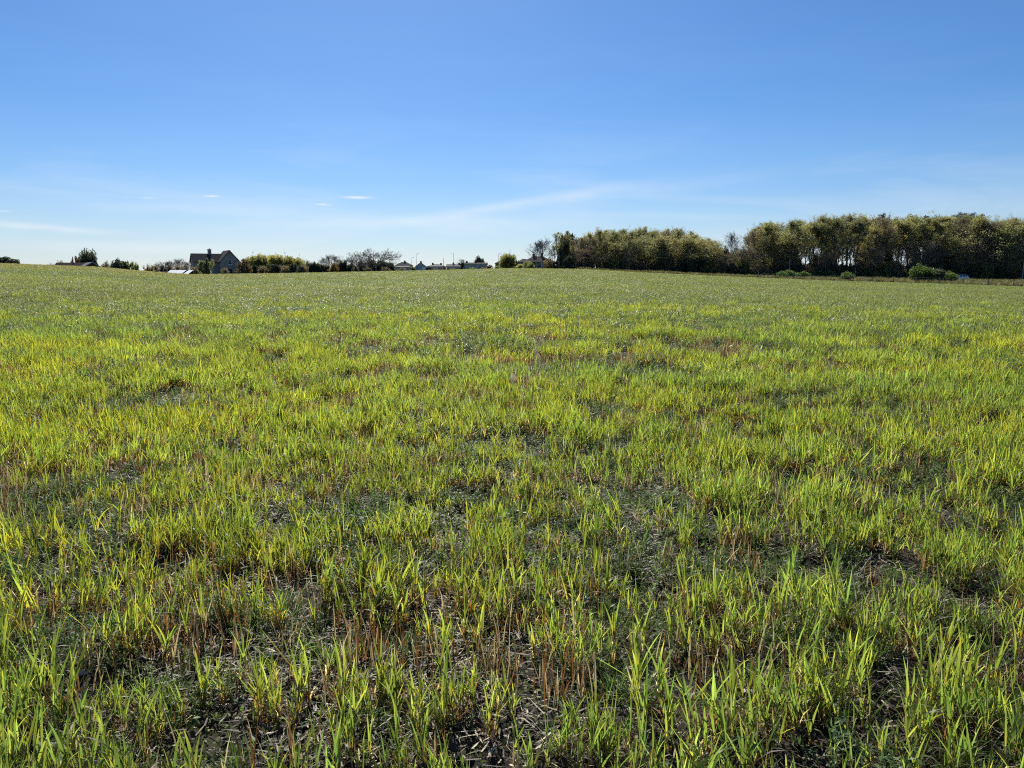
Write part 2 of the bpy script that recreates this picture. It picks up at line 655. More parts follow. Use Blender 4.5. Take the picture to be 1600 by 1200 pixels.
def fern_weed(name, n, radius, height, c_a, c_b, dens=9):
    """feathery low weed: short stems with many tiny leaflets"""
    rb = Ribbons()
    for i in range(n):
        a, r = U(0, 6.283), radius * math.sqrt(rng.random())
        x, y = r * math.cos(a), r * math.sin(a)
        sa, sl = U(0, 6.283), height * U(0.5, 1.1)
        le = U(0.1, 1.15)
        c = c_a + (c_b - c_a) * rng.random()
        rb.blade((x, y, 0), sa, sl, 0.003, le, 0.3, 3, c * 0.6, c * 0.8, c, 0, lambda t: 1.0)
        for k in range(dens):
            f = U(0.2, 1.0)
            bp = np.array([x + math.cos(sa) * math.sin(le) * sl * f, y + math.sin(sa) * math.sin(le) * sl * f, math.cos(le) * sl * f])
            cc = c * U(0.75, 1.4)
            rb.blade(bp, U(0, 6.283), U(0.012, 0.030), U(0.003, 0.006), U(0.3, 1.6), U(-0.4, 0.8), 2, cc, cc, cc, 0, lambda t: [0.4, 1.0, 0][int(t * 2)])
    return bpy.data.objects.new(name, rb.mesh(name, 'weed_leaf'))


def fine_grass(name, n, radius, length, c_a, c_b, width=0.0035, lean=(0.1, 1.2), material='weed_leaf', curl=(0, 1.0)):
    rb = Ribbons()
    for i in range(n):
        a, r = U(0, 6.283), radius * rng.random()
        c = c_a + (c_b - c_a) * rng.random()
        rb.blade((r * math.cos(a) * .6, r * math.sin(a) * .6, 0), a + U(-0.6, 0.6), length * U(0.5, 1.15), width * U(0.7, 1.4), U(*lean), U(*curl), 4, c * 0.7, c, c * 1.15, U(-.8, .8), None, U(-.6, .6))
    return bpy.data.objects.new(name, rb.mesh(name, material))


def straw_litter(name, n, radius):
    rb = Ribbons()
    for i in range(n):
        a, r = U(0, 6.283), radius * math.sqrt(rng.random())
        c = (STRAW if rng.random() < 0.35 else BROWN * 0.7) * U(0.4, 1.2)
        L = U(0.015, 0.075)
        rb.blade((r * math.cos(a), r * math.sin(a), U(0.004, 0.03)), U(0, 6.283), L, U(0.002, 0.006), 1.57 - U(-0.12, 0.28), U(-0.2, 0.3), 2, c, c, c, 0.3, lambda t: 1.0)
    return bpy.data.objects.new(name, rb.mesh(name, 'straw'))


def dead_stems(name, n, radius):
    rb = Ribbons()
    for i in range(n):
        a, r = U(0, 6.283), radius * math.sqrt(rng.random())
        c = (RUST * U(0.6, 1.1)) if rng.random() < 0.55 else STRAW * 0.7
        rb.blade((r * math.cos(a), r * math.sin(a), 0), U(0, 6.283), U(0.06, 0.17), U(0.003, 0.006), U(0, 0.4), U(-0.2, 0.8), 3, c * .8, c, c * 1.2, U(-1, 1))
    return bpy.data.objects.new(name, rb.mesh(name, 'weed_leaf'))


def clods(name):
    bm = bmesh.new()
    for i in range(16):
        r = U(0.004, 0.016)
        mtx = Matrix.Translation((U(-.2, .2), U(-.2, .2), r * 0.25)) @ Euler((U(0, 6), U(0, 6), U(0, 6))).to_matrix().to_4x4() @ Matrix.Diagonal((r, r * U(.6, .95), r * U(.5, .8), 1))
        ret = bmesh.ops.create_icosphere(bm, subdivisions=1, radius=1.0, matrix=mtx)
        for v in ret['verts']:
            v.co += Vector((U(-1, 1), U(-1, 1), U(-1, 1))) * r * 0.16
    me = bpy.data.meshes.new(name)
    bm.to_mesh(me)
    bm.free()
    me.materials.append(MATS['clod'])
    return bpy.data.objects.new(name, me)


def seedlings(name, n, radius):
    """tiny round-leaved seedlings hugging the ground"""
    rb = Ribbons()
    for i in range(n):
        a, r = U(0, 6.283), radius * math.sqrt(rng.random())
        c = np.array([0.085, 0.135, 0.03]) * U(0.7, 1.5)
        if rng.random() < 0.3:
            c = np.array([0.19, 0.20, 0.035]) * U(0.7, 1.2)
        rb.blade((r * math.cos(a), r * math.sin(a), U(0.003, 0.03)), U(0, 6.283), U(0.010, 0.028), U(0.006, 0.012), U(0.5, 1.5), U(-.3, .6), 3, c, c, c * 1.1, 0, lambda t: [0.35, 1.0, 0.9, 0][int(round(t * 3))])
    return bpy.data.objects.new(name, rb.mesh(name, 'weed_leaf'))


def vnoise(x, y, seed):
    """smooth value noise, 0..1"""
    r = np.random.default_rng(seed)
    tab = r.random(65536)
    xi, yi = np.floor(x).astype(int), np.floor(y).astype(int)
    fx, fy = x - xi, y - yi
    fx, fy = fx * fx * (3 - 2 * fx), fy * fy * (3 - 2 * fy)

    def h(a, b):
        return tab[(a * 73856093 ^ b * 19349663) & 65535]
    return (h(xi, yi) * (1 - fx) + h(xi + 1, yi) * fx) * (1 - fy) + (h(xi, yi + 1) * (1 - fx) + h(xi + 1, yi + 1) * fx) * fy


def fbm(x, y, seed):
    return 0.55 * vnoise(x, y, seed) + 0.3 * vnoise(x * 2.1, y * 2.1, seed + 1) + 0.15 * vnoise(x * 4.3, y * 4.3, seed + 2)


def scatter(name, label, cat, variants, pts, scl, tint, idx=None, tilt=0.06):
    """one ground-cover object: plants set on points by geometry nodes"""
    c = bpy.data.collections.new(name + '_plants')
    for o in variants:
        c.objects.link(o)
    me = bpy.data.meshes.new(name)
    n = len(pts)
    me.vertices.add(n)
    me.vertices.foreach_set('co', pts.astype(np.float32).ravel())
    rot = np.stack([rng.normal(0, tilt, n), rng.normal(0, tilt, n), rng.uniform(0, 6.283, n)], -1)
    a = me.attributes.new('rot', 'FLOAT_VECTOR', 'POINT')
    a.data.foreach_set('vector', rot.astype(np.float32).ravel())
    a = me.attributes.new('scl', 'FLOAT', 'POINT')
    a.data.foreach_set('value', scl.astype(np.float32))
    a = me.attributes.new('idx', 'INT', 'POINT')
    a.data.foreach_set('value', (idx if idx is not None else rng.integers(0, len(variants), n)).astype(np.int32))
    a = me.attributes.new('tint', 'FLOAT_COLOR', 'POINT')
    t4 = np.ones((n, 4), np.float32)
    t4[:, :3] = tint
    a.data.foreach_set('color', t4.ravel())
    o = obj(name, me)
    for mm in {v.data.materials[0].name for v in variants}:
        me.materials.append(bpy.data.materials[mm])
    ng = bpy.data.node_groups.new(name, 'GeometryNodeTree')
    ng.interface.new_socket('Geometry', in_out='INPUT', socket_type='NodeSocketGeometry')
    ng.interface.new_socket('Geometry', in_out='OUTPUT', socket_type='NodeSocketGeometry')
    N, L = ng.nodes, ng.links
    gi, go = N.new('NodeGroupInput'), N.new('NodeGroupOutput')
    ci = N.new('GeometryNodeCollectionInfo')
    ci.inputs['Collection'].default_value = c
    ci.inputs['Separate Children'].default_value = True
    ci.inputs['Reset Children'].default_value = True
    ip = N.new('GeometryNodeInstanceOnPoints')
    ip.inputs['Pick Instance'].default_value = True

    def attr(nm, ty):
        q = N.new('GeometryNodeInputNamedAttribute')
        q.data_type = ty
        q.inputs['Name'].default_value = nm
        return next(s for s in q.outputs if s.enabled and s.name == 'Attribute')
    L.new(gi.outputs[0], ip.inputs['Points'])
    L.new(ci.outputs[0], ip.inputs['Instance'])
    L.new(attr('idx', 'INT'), ip.inputs['Instance Index'])
    er = N.new('FunctionNodeEulerToRotation')
    L.new(attr('rot', 'FLOAT_VECTOR'), er.inputs[0])
    L.new(er.outputs[0], ip.inputs['Rotation'])
    L.new(attr('scl', 'FLOAT'), ip.inputs['Scale'])
    L.new(ip.outputs[0], go.inputs[0])
    md = o.modifiers.new('plants', 'NODES')
    md.node_group = ng
    tag(o, label, cat, kind='stuff')
    return o


def field_points(d0, d1, dens, margin=1.22, extra=1.0):
    """random points in the fan of ground seen between two distances"""
    k = 800 / FX * margin
    area = k * (d1 * d1 - d0 * d0) + 2 * extra * (d1 - d0)
    n = int(area * dens)
    y = np.sqrt(rng.random(n) * (d1 * d1 - d0 * d0) + d0 * d0)
    x = (rng.random(n) * 2 - 1) * (k * y + extra)
    return x, y


def crop_end(x, y):
    """distance of the field edge in the direction of a point"""
    px = 800 + FX * x / np.maximum(y, 40.0)
    return np.interp(px, _px, _dc)


def to3(x, y, dz=0.0):
    return np.stack([x, y, ground(x, y) + dz], -1)


# cover of the crop: bands and bare spots, drawn out along the drill rows
def cover(x, y):
    return 0.62 * fbm(x * 2.2 + 3, y * 3.2 + 7, 5) + 0.38 * fbm(x * 0.30, y * 0.8, 9) + 0.14 * np.exp(-((y - 2.25 - 0.12 * np.sin(x * 1.3)) / 0.5) ** 2) - 0.04 * np.exp(-((y - 4.2) / 0.8) ** 2) + 0.05 * np.exp(-((y - 6.8) / 1.0) ** 2)


def weedy(x, y):
    return fbm(x * 0.75 + 11, y * 1.2 + 4, 31) - 0.08 * np.exp(-((y - 2.25) / 0.55) ** 2) + 0.03 * np.exp(-((y - 4.6) / 0.9) ** 2)


def tints(x, y, n, spread=0.12):
    yv = np.clip((fbm(x * 0.22 + 2, y * 0.60, 51) - 0.5) * 1.9 + 0.5, 0, 1)
    v = (1 + rng.normal(0, spread, n)) * (0.72 + 0.5 * fbm(x * 0.9 + 8, y * 1.5, 58))
    r = (0.82 + 0.46 * yv) * v
    g = (0.90 + 0.22 * yv) * v
    b = (1.05 - 0.4 * yv) * v
    return np.clip(np.stack([r, g, b], -1), 0.3, 2.0)


NEAR = [clump('barley_clump.%03d' % i, 9, 0.17, 0.95 + 0.05 * (i % 3), 5, 1.0, 0.0, False, (0.25, 0.45, 0.6)[i % 3]) for i in range(14)]
MID = [clump('barley_patch.%03d' % i, 18, 0.26, 0.95, 4, 1.0, 0.08, False, (0.2, 0.4, 0.5)[i % 3]) for i in range(8)]
FAR = [clump('crop_patch.%03d' % i, 44, 0.55, 0.90, 3, 1.15, (0.15, 0.95, 0.5, 0.95)[i % 4], True, (0.5, 0.8, 0.7, 0.95)[i % 4], 'far_leaf') for i in range(8)]
WEED = [fern_weed('mayweed.%03d' % i, 18, 0.11, 0.10, GREY * 0.85, np.array([0.10, 0.155, 0.035]), 18) for i in range(5)]
WEED += [fern_weed('weed_dark.%03d' % i, 18, 0.10, 0.12, DARKG * 1.1, np.array([0.08, 0.14, 0.035]), 18) for i in range(2)]
FINE = [fine_grass('fine_grass.%03d' % i, 46, 0.05, 0.15, DARKG, GREEN * 1.1) for i in range(4)]
LITTER = [straw_litter('straw.%03d' % i, 60, 0.22) for i in range(5)]
SEED = [seedlings('seedling.%03d' % i, 70, 0.20) for i in range(4)]
DEAD = [dead_stems('dead_stem.%03d' % i, 26, 0.09) for i in range(4)]
CLOD = [clods('clod.%03d' % i) for i in range(5)]

# near crop, 0 - 9 m
x, y = field_points(0.6, 9.0, 48)
cv, wd = cover(x, y), weedy(x, y)
near_gap = np.clip((6.0 - y) / 4.0, 0, 1)
keep = rng.random(len(x)) < np.clip((cv - 0.33) * 4.6, 0.15, 1) * np.clip(1.35 - 1.6 * np.clip(wd - 0.52, 0, 1) * 3, 0.25, 1) * (0.92 + 0.08 * (1 - near_gap))
x, y, cv = x[keep], y[keep], cv[keep]
hs = np.minimum(0.46 + 0.64 * cv, 0.92) * rng.uniform(0.55, 1.15, len(x))
scatter('barley_crop', 'young yellow green barley plants standing on the near part of the field', 'crop', NEAR, to3(x, y), hs, tints(x, y, len(x)))

# middle crop, 8.5 - 24 m
x, y = field_points(8.6, 36.0, 15)
cv, wd = cover(x, y), weedy(x, y)
edge = 20.5 + 5 * (fbm(x * 0.12, y * 0.25, 77) - 0.5) * 2
keep = rng.random(len(x)) < np.clip((cv - 0.36) * 5.0, 0.10, 1) * np.clip(1.3 - 6.0 * np.clip(wd - 0.50, 0, 1), 0.2, 1) * np.clip((edge - y) / 14.0 + 0.5, 0.06, 1)
x, y, cv = x[keep], y[keep], cv[keep]
scatter('barley_crop_band', 'dense band of sunlit barley across the middle of the field', 'crop', MID, to3(x, y), (0.65 + 0.7 * cv) * rng.uniform(0.8, 1.15, len(x)), tints(x, y, len(x)))

# far crop, 17 m to the crest
xs_, ys_ = [], []
for d0, d1, dn in ((12, 40, 5.0), (40, 80, 2.6), (80, 190, 1.4)):
    a, b = field_points(d0, d1, dn, 1.25, 3)
    xs_.append(a)
    ys_.append(b)
x, y = np.concatenate(xs_), np.concatenate(ys_)
edge = 20.5 + 5 * (fbm(x * 0.12, y * 0.25, 77) - 0.5) * 2
keep = (y < crop_end(x, y) - 0.5) & (rng.random(len(x)) < np.clip((y - edge) / 14.0 + 0.5, 0.0, 1))
x, y = x[keep], y[keep]
n = len(x)
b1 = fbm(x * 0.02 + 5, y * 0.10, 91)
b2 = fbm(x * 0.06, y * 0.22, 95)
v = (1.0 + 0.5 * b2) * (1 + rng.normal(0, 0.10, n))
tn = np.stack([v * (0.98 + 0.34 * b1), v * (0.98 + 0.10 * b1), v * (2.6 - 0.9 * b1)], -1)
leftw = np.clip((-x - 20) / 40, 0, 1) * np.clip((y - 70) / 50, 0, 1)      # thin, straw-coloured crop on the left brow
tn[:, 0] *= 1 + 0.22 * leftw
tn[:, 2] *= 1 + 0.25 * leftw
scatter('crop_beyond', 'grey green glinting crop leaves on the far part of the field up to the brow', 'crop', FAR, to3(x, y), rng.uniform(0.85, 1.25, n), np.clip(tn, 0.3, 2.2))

# weeds, fine grass, litter, clods
x, y = field_points(0.6, 9.0, 42)
wd, cv = weedy(x, y), cover(x, y)
keep = rng.random(len(x)) < np.clip((wd - 0.38) * 5, 0.25, 1)
x, y = x[keep], y[keep]
scatter('mayweed', 'feathery grey green weeds growing low between the barley', 'weeds', WEED, to3(x, y), rng.uniform(0.6, 1.35, len(x)), np.ones((len(x), 3)) * rng.uniform(0.75, 1.3, (len(x), 1)))
x, y = field_points(9, 32, 9.0)
keep = rng.random(len(x)) < np.clip((weedy(x, y) - 0.44) * 6, 0.06, 1)
x, y = x[keep], y[keep]
scatter('mayweed_patch', 'grey green weed patches spread through the middle of the field', 'weeds', WEED, to3(x, y), rng.uniform(1.2, 2.4, len(x)), np.ones((len(x), 3)) * rng.uniform(0.8, 1.35, (len(x), 1)))
x, y = field_points(0.6, 9.0, 18)
keep = rng.random(len(x)) < np.clip((fbm(x * 0.8, y, 61) - 0.40) * 4, 0.08, 1)
x, y = x[keep], y[keep]
scatter('fine_grass', 'thin dark green grass tufts sprawling on the soil', 'grass', FINE, to3(x, y), rng.uniform(0.5, 1.25, len(x)), np.ones((len(x), 3)) * rng.uniform(0.8, 1.4, (len(x), 1)))
x, y = field_points(0.6, 10.0, 42)
scatter('straw_litter', 'pale straw and broken stalks littering the dark soil', 'straw', LITTER, to3(x, y), rng.uniform(0.7, 1.3, len(x)), np.ones((len(x), 3)) * rng.uniform(0.7, 1.3, (len(x), 1)), tilt=0.1)
x, y = field_points(0.6, 18.0, 27)
keep = rng.random(len(x)) < np.clip((fbm(x * 0.9 + 6, y * 1.4, 66) - 0.42) * 5, 0.06, 1)
x, y = x[keep], y[keep]
scatter('dead_stems', 'withered rust brown stalks standing among the green barley', 'stalks', DEAD, to3(x, y), rng.uniform(0.7, 1.4, len(x)), np.ones((len(x), 3)) * rng.uniform(0.7, 1.3, (len(x), 1)))
x, y = field_points(0.6, 8.0, 24)
scatter('soil_clods', 'dark crumbly soil clods between the plants', 'soil', CLOD, to3(x, y), rng.uniform(0.6, 1.6, len(x)), np.ones((len(x), 3)))

x, y = field_points(0.6, 9.0, 26)
keep = rng.random(len(x)) < np.clip((fbm(x * 1.1 + 20, y * 1.3, 16) - 0.36) * 5, 0.1, 1)
x, y = x[keep], y[keep]
scatter('seedling_carpet', 'tiny bright green seedlings carpeting the soil under the barley', 'weeds', SEED, to3(x, y), rng.uniform(0.7, 1.3, len(x)), np.ones((len(x), 3)) * rng.uniform(0.8, 1.3, (len(x), 1)))

# pale flints on the soil
def flint_mesh(name):
    bm = bmesh.new()
    bmesh.ops.create_icosphere(bm, subdivisions=2, radius=1.0)
    for v in bm.verts:
        v.co *= 1 + U(-0.16, 0.16)
        v.co.z *= 0.6
    me = bpy.data.meshes.new(name)
    bm.to_mesh(me)
    bm.free()
    me.materials.append(MATS['flint'])
    return me


fm = [flint_mesh('flint_stone') for i in range(3)]
for i, (px, py, r) in enumerate([(905, 838, .022), (742, 1062, .022), (598, 972, .026), (425, 1035, .032), (60, 1165, .034), (652, 1187, .026),
                                 (1170, 1095, .026), (1416, 1133, .022), (1395, 1000, .026), (130, 1060, .028), (1250, 800, .022), (330, 865, .02)]):
    v = cam.rotation_euler.to_matrix() @ Vector((px - 800, 600 - py, -1200))
    k = CAM_H / -v.z
    o = obj('flint_stone', fm[i % 3])
    o.location = (v.x * k, v.y * k, gz(v.x * k, v.y * k) + r * 0.35)
    r *= 0.75
    o.scale = (r, r * U(0.65, 0.9), r)
    o.rotation_euler = (U(-.2, .2), U(-.2, .2), U(0, 6))
    tag(o, 'small pale flint lying on bare soil between barley plants', 'stone', 'pale flints on the soil')

# ---------------------------------------------------------------- trees
class Tree:
    def __init__(self, seed):
        self.r = random.Random(seed)
        self.trunk, self.fine = MB(), MB()
        self.tips = []

    def branch(self, p, d, L, r, lev, maxlev, o):
        rr = self.r
        nseg = max(2, o['segs'][min(lev, len(o['segs']) - 1)])
        st = L / nseg
        pts = [p.copy()]
        for i in range(nseg):
            t0, t1 = i / nseg, (i + 1) / nseg
            tap = o.get('taper', 0.75)
            r0, r1 = r * (1 - tap * t0), r * (1 - tap * t1)
            w_ = o['wobble'] * (0.4 if lev == 0 else 1.0)
            d = (d + Vector((rr.gauss(0, w_), rr.gauss(0, w_), rr.gauss(0, w_ * 0.6))) + Vector((0, 0, o['up'][min(lev, len(o['up']) - 1)]))).normalized()
            q = p + d * st
            mb = self.trunk if lev <= 1 else self.fine
            mb.tube(p, q, max(r0, o['rmin']), max(r1, o['rmin']), 6 if lev == 0 else (4 if lev == 1 else 3), cap=False)
            p = q
            pts.append(p.copy())
            if lev >= maxlev - 1:
                self.tips.append((p.copy(), d.copy(), lev))
        if lev < maxlev:
            nb = o['kids'][min(lev, len(o['kids']) - 1)]
            f0 = o['start'][min(lev, len(o['start']) - 1)]
            for k in range(nb):
                f = f0 + (1 - f0) * ((k + rr.random()) / nb)
                s = min(nseg - 1, int(f * nseg))
                bp = pts[s].lerp(pts[s + 1], f * nseg - s)
                ax = (pts[s + 1] - pts[s]).normalized()
                ang = o['angle'][min(lev, len(o['angle']) - 1)] * rr.uniform(0.7, 1.25)
                per = ax.orthogonal().normalized()
                per.rotate(Matrix.Rotation(k * 2.4 + rr.uniform(-0.6, 0.6), 3, ax))
                nd = (ax * math.cos(ang) + per * math.sin(ang)).normalized()
                shape = o['shape'](f) if lev == 0 else 1.0
                nl = L * o['ratio'][min(lev, len(o['ratio']) - 1)] * shape * rr.uniform(0.75, 1.2)
                self.branch(bp, nd, nl, max(o['rmin'], r * (1 - 0.7 * f) * o.get('rr', 0.5)), lev + 1, maxlev, o)


def leaves(name, tips, n, size, spread, material, seed, lo=None, flat=0.6):
    r = np.random.default_rng(seed)
    T = np.array([[q.x, q.y, q.z] for q, d, l in tips])
    if lo is not None:
        T = T[T[:, 2] > lo]
    nc = max(60, len(T) // 6)
    cen = T[r.integers(0, len(T), nc)]
    rad = spread * r.uniform(0.6, 1.7, nc)
    pick = r.integers(0, nc, n)
    g = r.normal(0, 1, (n, 3))
    g /= np.linalg.norm(g, axis=1, keepdims=True)
    g *= (r.random((n, 1)) ** 0.4) * 1.5
    g[:, 2] = g[:, 2] * 0.75 + 0.15
    c = cen[pick] + g * rad[pick][:, None]
    m8 = n // 4
    c[:m8] = T[r.integers(0, len(T), m8)] + r.normal(0, 0.25, (m8, 3))
    c[:, 2] = np.maximum(c[:, 2], 0.05)
    return leaf_quads(name, c, size, material, r)


def leaf_quads(name, c, size, material, r, asp=0.62):
    n = len(c)
    a = r.normal(0, 1, (n, 3))
    a /= np.linalg.norm(a, axis=1, keepdims=True)
    b = np.cross(a, r.normal(0, 1, (n, 3)))
    b /= np.linalg.norm(b, axis=1, keepdims=True) + 1e-9
    s = size * r.uniform(0.6, 1.4, (n, 1)) / 2
    nn = np.cross(a, b)
    v = np.stack([c - a * s, c + b * s * asp + nn * s * 0.25, c + a * s, c - b * s * asp + nn * s * 0.25], 1).reshape(-1, 3)
    f = np.arange(4 * n).reshape(n, 4)
    return mesh_np(name, v, f, material)


def round_shape(f):
    return math.sin(math.pi * min(1, 0.22 + 0.70 * f)) * 1.05


WOODO = dict(segs=(9, 6, 4, 3), wobble=0.10, up=(0.02, 0.10, 0.08, 0.05), rmin=0.018, kids=(15, 6, 4), start=(0.32, 0.25, 0.2),
             angle=(0.75, 0.62, 0.6), ratio=(0.36, 0.5, 0.5), shape=round_shape, taper=0.85, rr=0.5)


def make_tree(seed, H, leafm=None, nleaf=0, lsize=0.24, spread=0.35, bark='bark', maxlev=3, over=None, lo=None, fine='twig'):
    o = dict(WOODO)
    o.update(over or {})
    T = Tree(seed)
    trunk_len = H * o.get('trunk', 0.86)
    T.branch(Vector((0, 0, -0.3)), Vector((0, 0, 1)), trunk_len, o.get('r0', H * 0.016), 0, maxlev, o)
    if o.get('fork'):
        for k in range(o['fork']):
            a = 6.283 * k / o['fork'] + T.r.uniform(-.3, .3)
            T.branch(Vector((0, 0, H * 0.08)), Vector((math.cos(a) * .3, math.sin(a) * .3, 1)).normalized(), trunk_len * T.r.uniform(.8, 1), H * 0.011, 0, maxlev, o)
    top = max(q.z for q, d, l in T.tips)
    parts = [('trunk', T.trunk.mesh('trunk', bark)), ('branches', T.fine.mesh('branches', fine))]
    if leafm:
        parts.append(('crown', leaves('crown', T.tips, nleaf, lsize, spread, leafm, seed, lo)))
    return dict(parts=parts, H=top)


def place(kind, name, label, cat, group, px, D, py_top, wscale=1.0, rz=None, dx=0.0):
    p = P(px, D)
    H = max(0.6, ztop(py_top, D) - p.z)
    s = H / kind['H']
    root = empty(name, p, random.uniform(0, 6.28) if rz is None else rz, (s * wscale, s * wscale, s))
    for nm, me in kind['parts']:
        obj(nm, me, root)
    tag(root, label, cat, group)
    return root


random.seed(4)
TALL = [make_tree(s, 17, 'leaf_olive', 9500, 0.21, 0.42, over=dict(start=(0.36, 0.3, .2), kids=(18, 6, 4), angle=(0.6, 0.55, 0.6))) for s in (1, 2, 3)]
ROUND = [make_tree(s, 16, 'leaf_olive', 10500, 0.21, 0.44, over=dict(start=(0.18, 0.2, .2), kids=(18, 6, 4), angle=(0.95, 0.7, 0.6), ratio=(0.38, .5, .5))) for s in (5, 6)]
GREENT = [make_tree(s, 16, 'leaf_green', 9500, 0.21, 0.42, over=dict(start=(0.25, 0.2, .2), kids=(17, 6, 4), angle=(0.85, 0.7, 0.6))) for s in (7, 8)]
BUDT = [make_tree(s, 16, 'leaf_bud', 4500, 0.16, 0.34, over=dict(start=(0.28, 0.2, .2), kids=(18, 7, 5), angle=(0.65, 0.55, 0.55))) for s in (9, 10)]
FRONT = dict(round=[make_tree(s, 10, 'leaf_olive', 8500, 0.17, 0.46, over=dict(start=(0.08, .15, .2), kids=(18, 6, 4), angle=(1.0, .7, .6), ratio=(0.46, .5, .5))) for s in (71, 72)],
             bud=[make_tree(s, 10, 'leaf_bud', 4200, 0.14, 0.40, over=dict(start=(0.08, .15, .2), kids=(18, 7, 5), angle=(0.9, .6, .6), ratio=(0.46, .5, .5), rmin=0.024)) for s in (73, 74)],
             green=[make_tree(75, 10, 'leaf_green', 8500, 0.17, 0.46, over=dict(start=(0.08, .15, .2), kids=(18, 6, 4), angle=(1.0, .7, .6), ratio=(0.46, .5, .5)))])
SLIM = [make_tree(s, 14, 'leaf_olive', 1500, 0.20, 0.22, over=dict(start=(0.3, .2, .2), kids=(16, 5, 3), angle=(0.6, .6, .6), ratio=(0.2, .5, .5))) for s in (12, 13)]
BARE = [make_tree(s, 12, None, bark='bark_grey', maxlev=3, over=dict(start=(0.25, .2, .15), kids=(13, 7, 6), angle=(0.6, .55, .55), ratio=(0.42, .5, .5), rmin=0.026, wobble=.12)) for s in (15, 16)]
DOME = [make_tree(s, 11, None, bark='bark', maxlev=4, over=dict(trunk=0.42, segs=(4, 7, 5, 3, 2), start=(0.5, .2, .2, .2), kids=(10, 7, 6, 4), angle=(0.95, .65, .6, .6), ratio=(1.30, .48, .48, .5), up=(0.02, 0.02, 0.03, 0.02), shape=lambda f: 0.9 + 0.15 * f, rmin=0.032, r0=0.36, wobble=.13, rr=.55)) for s in (21, 24)]
print('tree tris', sum(len(m_.polygons) for k in TALL + ROUND + GREENT + BUDT + SLIM + BARE + DOME for _, m_ in k['parts']))


def make_pine(seed, H):
    r = np.random.default_rng(seed)
    tr = MB()
    tr.tube((0, 0, -0.3), (0, 0, H * 0.95), H * 0.015, 0.03, 6)
    br = MB()
    C = []
    for k in range(46):
        f = 0.35 + 0.62 * k / 46
        a = k * 2.4 + r.uniform(-.4, .4)
        L = (1.02 - f) * H * 0.33 * r.uniform(.6, 1.2) + 0.5
        e = Vector((math.cos(a) * L, math.sin(a) * L, f * H + L * 0.18))
        br.tube((0, 0, f * H), e, 0.05, 0.02, 3, cap=False)
        for j in range(70):
            t_ = r.uniform(0.25, 1.05)
            C.append([e.x * t_ + r.normal(0, .25), e.y * t_ + r.normal(0, .25), f * H + L * 0.18 * t_ + r.normal(0.1, .18)])
    C = np.array(C)
    return dict(parts=[('trunk', tr.mesh('trunk', 'bark')), ('branches', br.mesh('branches', 'bark')), ('crown', leaf_quads('crown', C, 0.34, 'leaf_conifer', r, 0.4))], H=float(np.percentile(C[:, 2], 99)))


PINE = [make_pine(s, 18) for s in (31, 32)]


def make_bush(seed, leafm, n=2600, lsize=0.13, rx=1.0, h=1.0, lumps=22, stems=7, twiggy=0.0, big=False):
    """shrub of unit size: stems and lumps of leaves, uneven outline"""
    r = np.random.default_rng(seed)
    C = []
    st = MB()
    for k in range(lumps):
        a, q = r.uniform(0, 6.283), math.sqrt(r.random()) * 0.72 * rx
        hz = r.uniform(0.12, 0.84) * h * (1 - 0.35 * (q / rx) ** 2)
        c = np.array([q * math.cos(a), q * math.sin(a), hz])
        sz = r.uniform(0.20, 0.30) if big else r.uniform(0.10, 0.29)
        m_ = n // lumps
        g = r.normal(0, 1, (m_, 3))
        g /= np.linalg.norm(g, axis=1, keepdims=True)
        g *= r.random((m_, 1)) ** 0.45
        C.append(c + g * sz * np.array([1.15, 1.15, 0.95]))
        st.tube((r.normal(0, .06), r.normal(0, .06), -0.05), tuple(c), 0.02, 0.006, 3, cap=False)
    for k in range(14 if big else int(40 * (1 + twiggy * 3))):      # loose shoots sticking out
        a, e = r.uniform(0, 6.283), r.uniform(0.3, 1.4)
        b = np.array([math.cos(a) * math.cos(e) * rx * 0.85, math.sin(a) * math.cos(e) * rx * 0.85, math.sin(e) * h * 0.86]) * r.uniform(0.55, 1.05) * (0.78 + 0.22 * math.sin(2.3 * a + seed) * math.sin(3.1 * e + 1.7 * seed) + 0.12 * math.sin(5 * a + 2 * seed))
        d = b * np.array([.18, .18, .22]) * r.uniform(.4, 1.3)
        st.tube(tuple(b * .75), tuple(b + d), 0.008, 0.003, 3, cap=False)
        C.append(b + d * r.random((6, 1)) + r.normal(0, .025, (6, 3)))
    C = np.concatenate(C)
    C[:, 2] = np.maximum(C[:, 2], 0.02)
    return dict(parts=[('stem', st.mesh('stem', 'bark')), ('foliage', leaf_quads('foliage', C, lsize, leafm, r))], H=float(np.percentile(C[:, 2], 99.8)))


BD = [make_bush(s, 'leaf_dark', 3200, 0.11) for s in (41, 42)]
BF = [make_bush(s, 'leaf_fresh', 5600, 0.085, lumps=36, big=True) for s in (63, 64)]
BRD = [make_bush(s, 'leaf_dark', 5200, 0.10, lumps=40, big=True) for s in (61, 62)]
BG = [make_bush(s, 'leaf_green', 4200, 0.09, lumps=30) for s in (43, 44)]
BY = [make_bush(s, 'leaf_yellow', 5600, 0.085, lumps=38, big=True) for s in (45, 46)]
BR = [make_bush(s, 'leaf_rust', 2200, 0.09, twiggy=1.0) for s in (47, 48)]
BT = [make_bush(s, 'leaf_bud', 1500, 0.08, twiggy=2.0) for s in (49, 50)]


def bush(kind, label, group, px, D, py_top, wpx, name='shrub', cat='shrub', zbase=None):
    """shrub of a given width and top"""
    p = P(px, D)
    H = max(0.5, ztop(py_top, D) - p.z)
    sx = wpx / FX * D / 2 / 0.98
    root = empty(name, p, random.uniform(0, 6.28), (sx, sx, H / kind['H']))
    for nm, me in kind['parts']:
        obj(nm, me, root)
    tag(root, label, cat, group)
    return root


